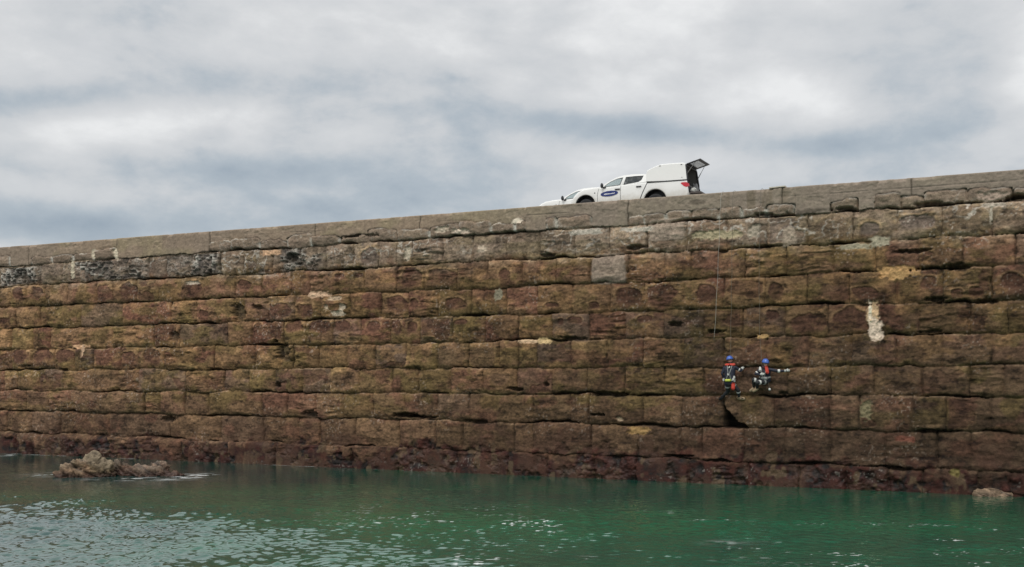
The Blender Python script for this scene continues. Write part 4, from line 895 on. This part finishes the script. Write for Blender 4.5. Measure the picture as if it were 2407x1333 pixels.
        bobj('boot', b2, parts['boot_' + q], root, smooth=True)
    return root, J, (hd, fd, sd, upv)
def band(name, a, b, t, r, w, m_, root, tilt=None):
    a, b = Vector(a), Vector(b); c = a.lerp(b, t); d = (b - a).normalized(); bm = bmesh.new(); tube(bm, [c - d * w / 2, c + d * w / 2], r, 18); return bobj(name, bm, m_, root, smooth=False)
def capobj(name, segs, m_, root):
    bm = bmesh.new()
    for p0, r0, p1, r1 in segs:
        t = bmesh.new(); ellipsoid(t, Vector(p0), (r0,) * 3, u=12, v=8); ellipsoid(t, Vector(p1), (r1,) * 3, u=12, v=8); h = bmesh.ops.convex_hull(t, input=t.verts)
        bmesh.ops.delete(t, geom=list({g for g in h['geom_interior'] + h['geom_unused'] if isinstance(g, bmesh.types.BMVert)}), context='VERTS')
        q = bpy.data.meshes.new('t'); t.to_mesh(q); t.free(); bm.from_mesh(q); bpy.data.meshes.remove(q)
    return bobj(name, bm, m_, root, smooth=True)

# left: back to us, facing the wall, one arm raised to it
jl = dict(head=(1716, 847.5, -.42), neck=(1717, 857.5, -.46), chest=(1715.5, 870, -.46), pelvis=(1715, 900, -.50), sl=(1703.5, 864.5, -.46), sr=(1728, 863.5, -.46),
          el=(1697.5, 878, -.50), hl=(1701.5, 889.5, -.42), er=(1741, 871.5, -.36), hr=(1744.5, 867, -.20), tr=(1747, 863.5, -.12), tl=(1705, 893, -.36),
          pl=(1710, 902, -.50), pr=(1720, 902, -.50), kl=(1711, 920, -.30), kr=(1735, 917, -.36), al=(1699, 932, -.14), ar=(1737.5, 934, -.17), fl=(1693, 937, -.09), fr=(1748.5, 937, -.13))
PL, JL, HL = person((1715, 900), -.5, jl, dict(boot_l=m_leg, boot_r=m_boot), 'roped worker seen from behind, with red collar, lime belt and red thigh pouch', (.0, 1, .05))
ch, nk, pe = JL['chest'], JL['neck'], JL['pelvis']
capobj('life_jacket_collar', [(nk + Vector((-.16, -.045, .0)), .045, nk + Vector((0, -.095, .005)), .040), (nk + Vector((0, -.095, .005)), .040, nk + Vector((.16, -.045, .005)), .045)], m_orange, PL)
capobj('back_label', [(ch + Vector((.0, -.135, .085)), .030, ch + Vector((.035, -.135, .125)), .026)], m_refl, PL)
capobj('harness_ring', [(ch + Vector((-.035, -.150, -.15)), .030, ch + Vector((-.020, -.150, -.185)), .030)], m_refl, PL)
bm = bmesh.new(); wv_ = pe + Vector((0, 0, .095))
tube(bm, [wv_ + Vector((.205 * math.cos(a), .150 * math.sin(a), .012 * math.cos(2 * a))) for a in [2 * math.pi * i / 28 for i in range(29)]], .034, 8); bobj('belt', bm, m_web, PL, smooth=True)
capobj('lime_pad', [(wv_ + Vector((-.11, -.155, -.005)), .045, wv_ + Vector((.07, -.160, .0)), .045)], m_yel, PL)
for k, (dx, dz) in enumerate(((-.20, .04), (.17, .06), (.21, .00), (.20, .13))): capobj('carabiner_bunch', [(wv_ + Vector((dx, -.10, dz)), .042, wv_ + Vector((dx * 1.02, -.10, dz - .05)), .035)], m_refl if k != 2 else m_web, PL)
tt = JL['pr'].lerp(JL['kr'], .45); th = capobj('thigh_pouch', [(tt + Vector((-.02, -.13, .09)), .075, tt + Vector((-.02, -.13, -.07)), .072)], m_orange, PL)
band('thigh_strap', JL['pr'], JL['kr'], .35, .104, .05, m_web, PL); band('thigh_strap', JL['pl'], JL['kl'], .35, .104, .05, m_web, PL)
for a in (-.07, .07):
    bm = bmesh.new(); tube(bm, [nk + Vector((a * 1.3, -.115, -.03)), ch + Vector((a * .4, -.150, -.12)), wv_ + Vector((a * 1.2, -.155, .02))], .014, 6); bobj('harness_strap', bm, m_web, PL, smooth=True)
band('cuff', JL['er'], JL['hr'], .8, .052, .06, m_glove, PL); band('cuff', JL['er'], JL['sr'], .32, .064, .035, m_refl, PL)
band('ankle_band', JL['kr'], JL['ar'], .25, .077, .035, m_refl, PL)

# right: sitting in the harness, knees drawn up to the left, face and arm turned right
jr = dict(head=(1799.3, 854.5, -.50), neck=(1797.5, 863.5, -.46), chest=(1797.5, 874, -.42), pelvis=(1798.5, 893, -.34), sl=(1787.5, 868, -.46), sr=(1808, 868.5, -.44),
          el=(1776.5, 879, -.56), hl=(1787, 880.5, -.68), tl=(1792, 879.5, -.72), er=(1828, 872, -.44), hr=(1847, 871.8, -.34), tr=(1856, 870.6, -.27),
          pl=(1793, 896, -.36), pr=(1802, 897, -.38), kl=(1771.5, 893, -.52), kr=(1780.5, 899.5, -.76), al=(1772.5, 911, -.26), ar=(1779.5, 912.5, -.42), fl=(1765, 917.5, -.20), fr=(1772, 918.5, -.36))
PR, JR, HR = person((1798.5, 893), -.34, jr, dict(boot_l=m_boot, boot_r=m_boot), 'roped worker sitting with knees drawn up, one arm stretched out to the right', (.62, -.78, -.16))
ch, nk, pe = JR['chest'], JR['neck'], JR['pelvis']
capobj('life_jacket', [(nk + Vector((.09, -.12, .00)), .058, JR['sr'] + Vector((-.04, -.13, -.11)), .066), (nk + Vector((.07, -.03, .02)), .045, nk + Vector((.09, -.12, .0)), .058)], m_orange, PR)
capobj('reflective_patch', [(JR['sl'] + Vector((.01, -.10, .06)), .040, JR['sl'] + Vector((.02, -.115, -.045)), .058)], m_refl, PR)
capobj('hood_collar', [(nk + Vector((-.07, -.06, .03)), .045, nk + Vector((.05, -.10, -.02)), .042), (nk + Vector((-.06, .05, .03)), .045, nk + Vector((.06, .05, .02)), .045)], m_hood, PR)
for nm, a, b, t in (('arm_band', 'er', 'hr', .13),): band(nm, JR[a], JR[b], t, .062, .085, m_refl, PR)
band('cuff', JR['er'], JR['hr'], .9, .050, .05, m_glove, PR); band('arm_band', JR['el'], JR['sl'], .25, .066, .04, m_refl, PR)
band('knee_band', JR['pl'], JR['kl'], .88, .084, .075, m_refl, PR); band('knee_band', JR['pr'], JR['kr'], .80, .088, .075, m_refl, PR)
band('thigh_strap', JR['pr'], JR['kr'], .30, .106, .06, m_web, PR)
bm = bmesh.new(); tube(bm, [pe + Vector((.19 * math.cos(a), .17 * math.sin(a) - .02, .08 + .015 * math.cos(2 * a))) for a in [2 * math.pi * i / 28 for i in range(29)]], .034, 8); bobj('belt', bm, m_web, PR, smooth=True)
capobj('harness_pad', [(pe + Vector((-.09, -.20, .07)), .055, pe + Vector((.10, -.18, .05)), .060)], m_web, PR)
for a in (-.08, .05):
    bm = bmesh.new(); tube(bm, [nk + Vector((a * 1.4, -.10, -.06)), ch + Vector((a, -.16, -.05)), pe + Vector((a * .4, -.20, .09))], .016, 6); bobj('harness_strap', bm, m_web, PR, smooth=True)
capobj('carabiner_bunch', [(ch + Vector((-.09, -.17, -.12)), .032, ch + Vector((-.04, -.18, -.06)), .028)], m_refl, PR)

# the ball on its cord
s, z = PS(1809, 915.3, -.42); b0 = Vector((0, 0, 0)); bl = empty('ball', WP(s, -.42, z)); tag(bl, 'small round white ball dangling on a cord below the sitting worker', 'ball')
bm = bmesh.new(); vv = ellipsoid(bm, Vector((0, 0, 0)), (.047, .047, .047)); bobj('shell', bm, m_refl, bl, smooth=True)
s2, z2 = PS(1806, 899, -.42); bm = bmesh.new(); tube(bm, [(0, 0, .046), ((s2 - s) * .6, 0, (z2 - z) * .5), (s2 - s, 0, z2 - z)], .007, 6); bobj('cord', bm, m_drope, bl)

# ropes: from an anchor on the quay over the coping and down the face
def rope(pts, r, m_, label, anchor=True):
    P = [PS(px, py, n) + (n,) for px, py, n in pts]; s0, z0, n0 = P[0]
    V = [Vector((s - s0, n - n0, z - z0)) for s, z, n in P]
    top_ = [Vector((0, .9 - n0, 11.11 - z0)), Vector((0, .10 - n0, 11.12 - z0)), Vector((0, -.04 - n0, 11.09 - z0))]
    V = top_ + [v for v in V]; Q = []
    for a, b in zip(V, V[1:]):
        k = max(1, int((b - a).length / .35)); Q += [a.lerp(b, i / k) for i in range(k)]
    Q.append(V[-1]); rn = np.random.RandomState(3)
    for i in range(3, len(Q) - 1): Q[i].x += .012 * math.sin(i * 1.7)
    bm = bmesh.new(); tube(bm, Q, r, 6); o = bobj('rope', bm, m_, None, smooth=True); o.location = WP(s0, n0, z0); o.rotation_euler.z = ROTZ
    return tag(o, label, 'rope', 'ropes hanging down the wall')
rope([(1694, 462, -.26), (1690, 575, -.28), (1684.5, 700, -.28), (1679.5, 785, -.26), (1678, 800, -.2)], .0065, m_rope, 'thin white rope hanging free down the wall left of both workers')
rope([(1722, 461, -.26), (1720, 640, -.30), (1717.5, 800, -.30), (1715.5, 866, -.30)], .0065, m_drope, 'thin dull rope running down to the worker with the lime belt')
rope([(1787, 452, -.26), (1784, 640, -.30), (1786, 800, -.34), (1794, 878, -.58)], .0065, m_drope, 'thin dull rope running down to the sitting worker')
# edge board
s, z = PS(1826, 445, -.1); bm = bmesh.new(); box(bm, (-.30, -.10, -.022), (.30, .25, .022), .008)
o = bobj('board', bm, mat('weathered_board', (.55, .49, .40), .85, var=.25, bump=.3)); o.location = WP(s, .02, 11.115); o.rotation_euler = (0, R(-2), ROTZ); tag(o, 'thin weathered board lying on the coping edge above the workers', 'board')
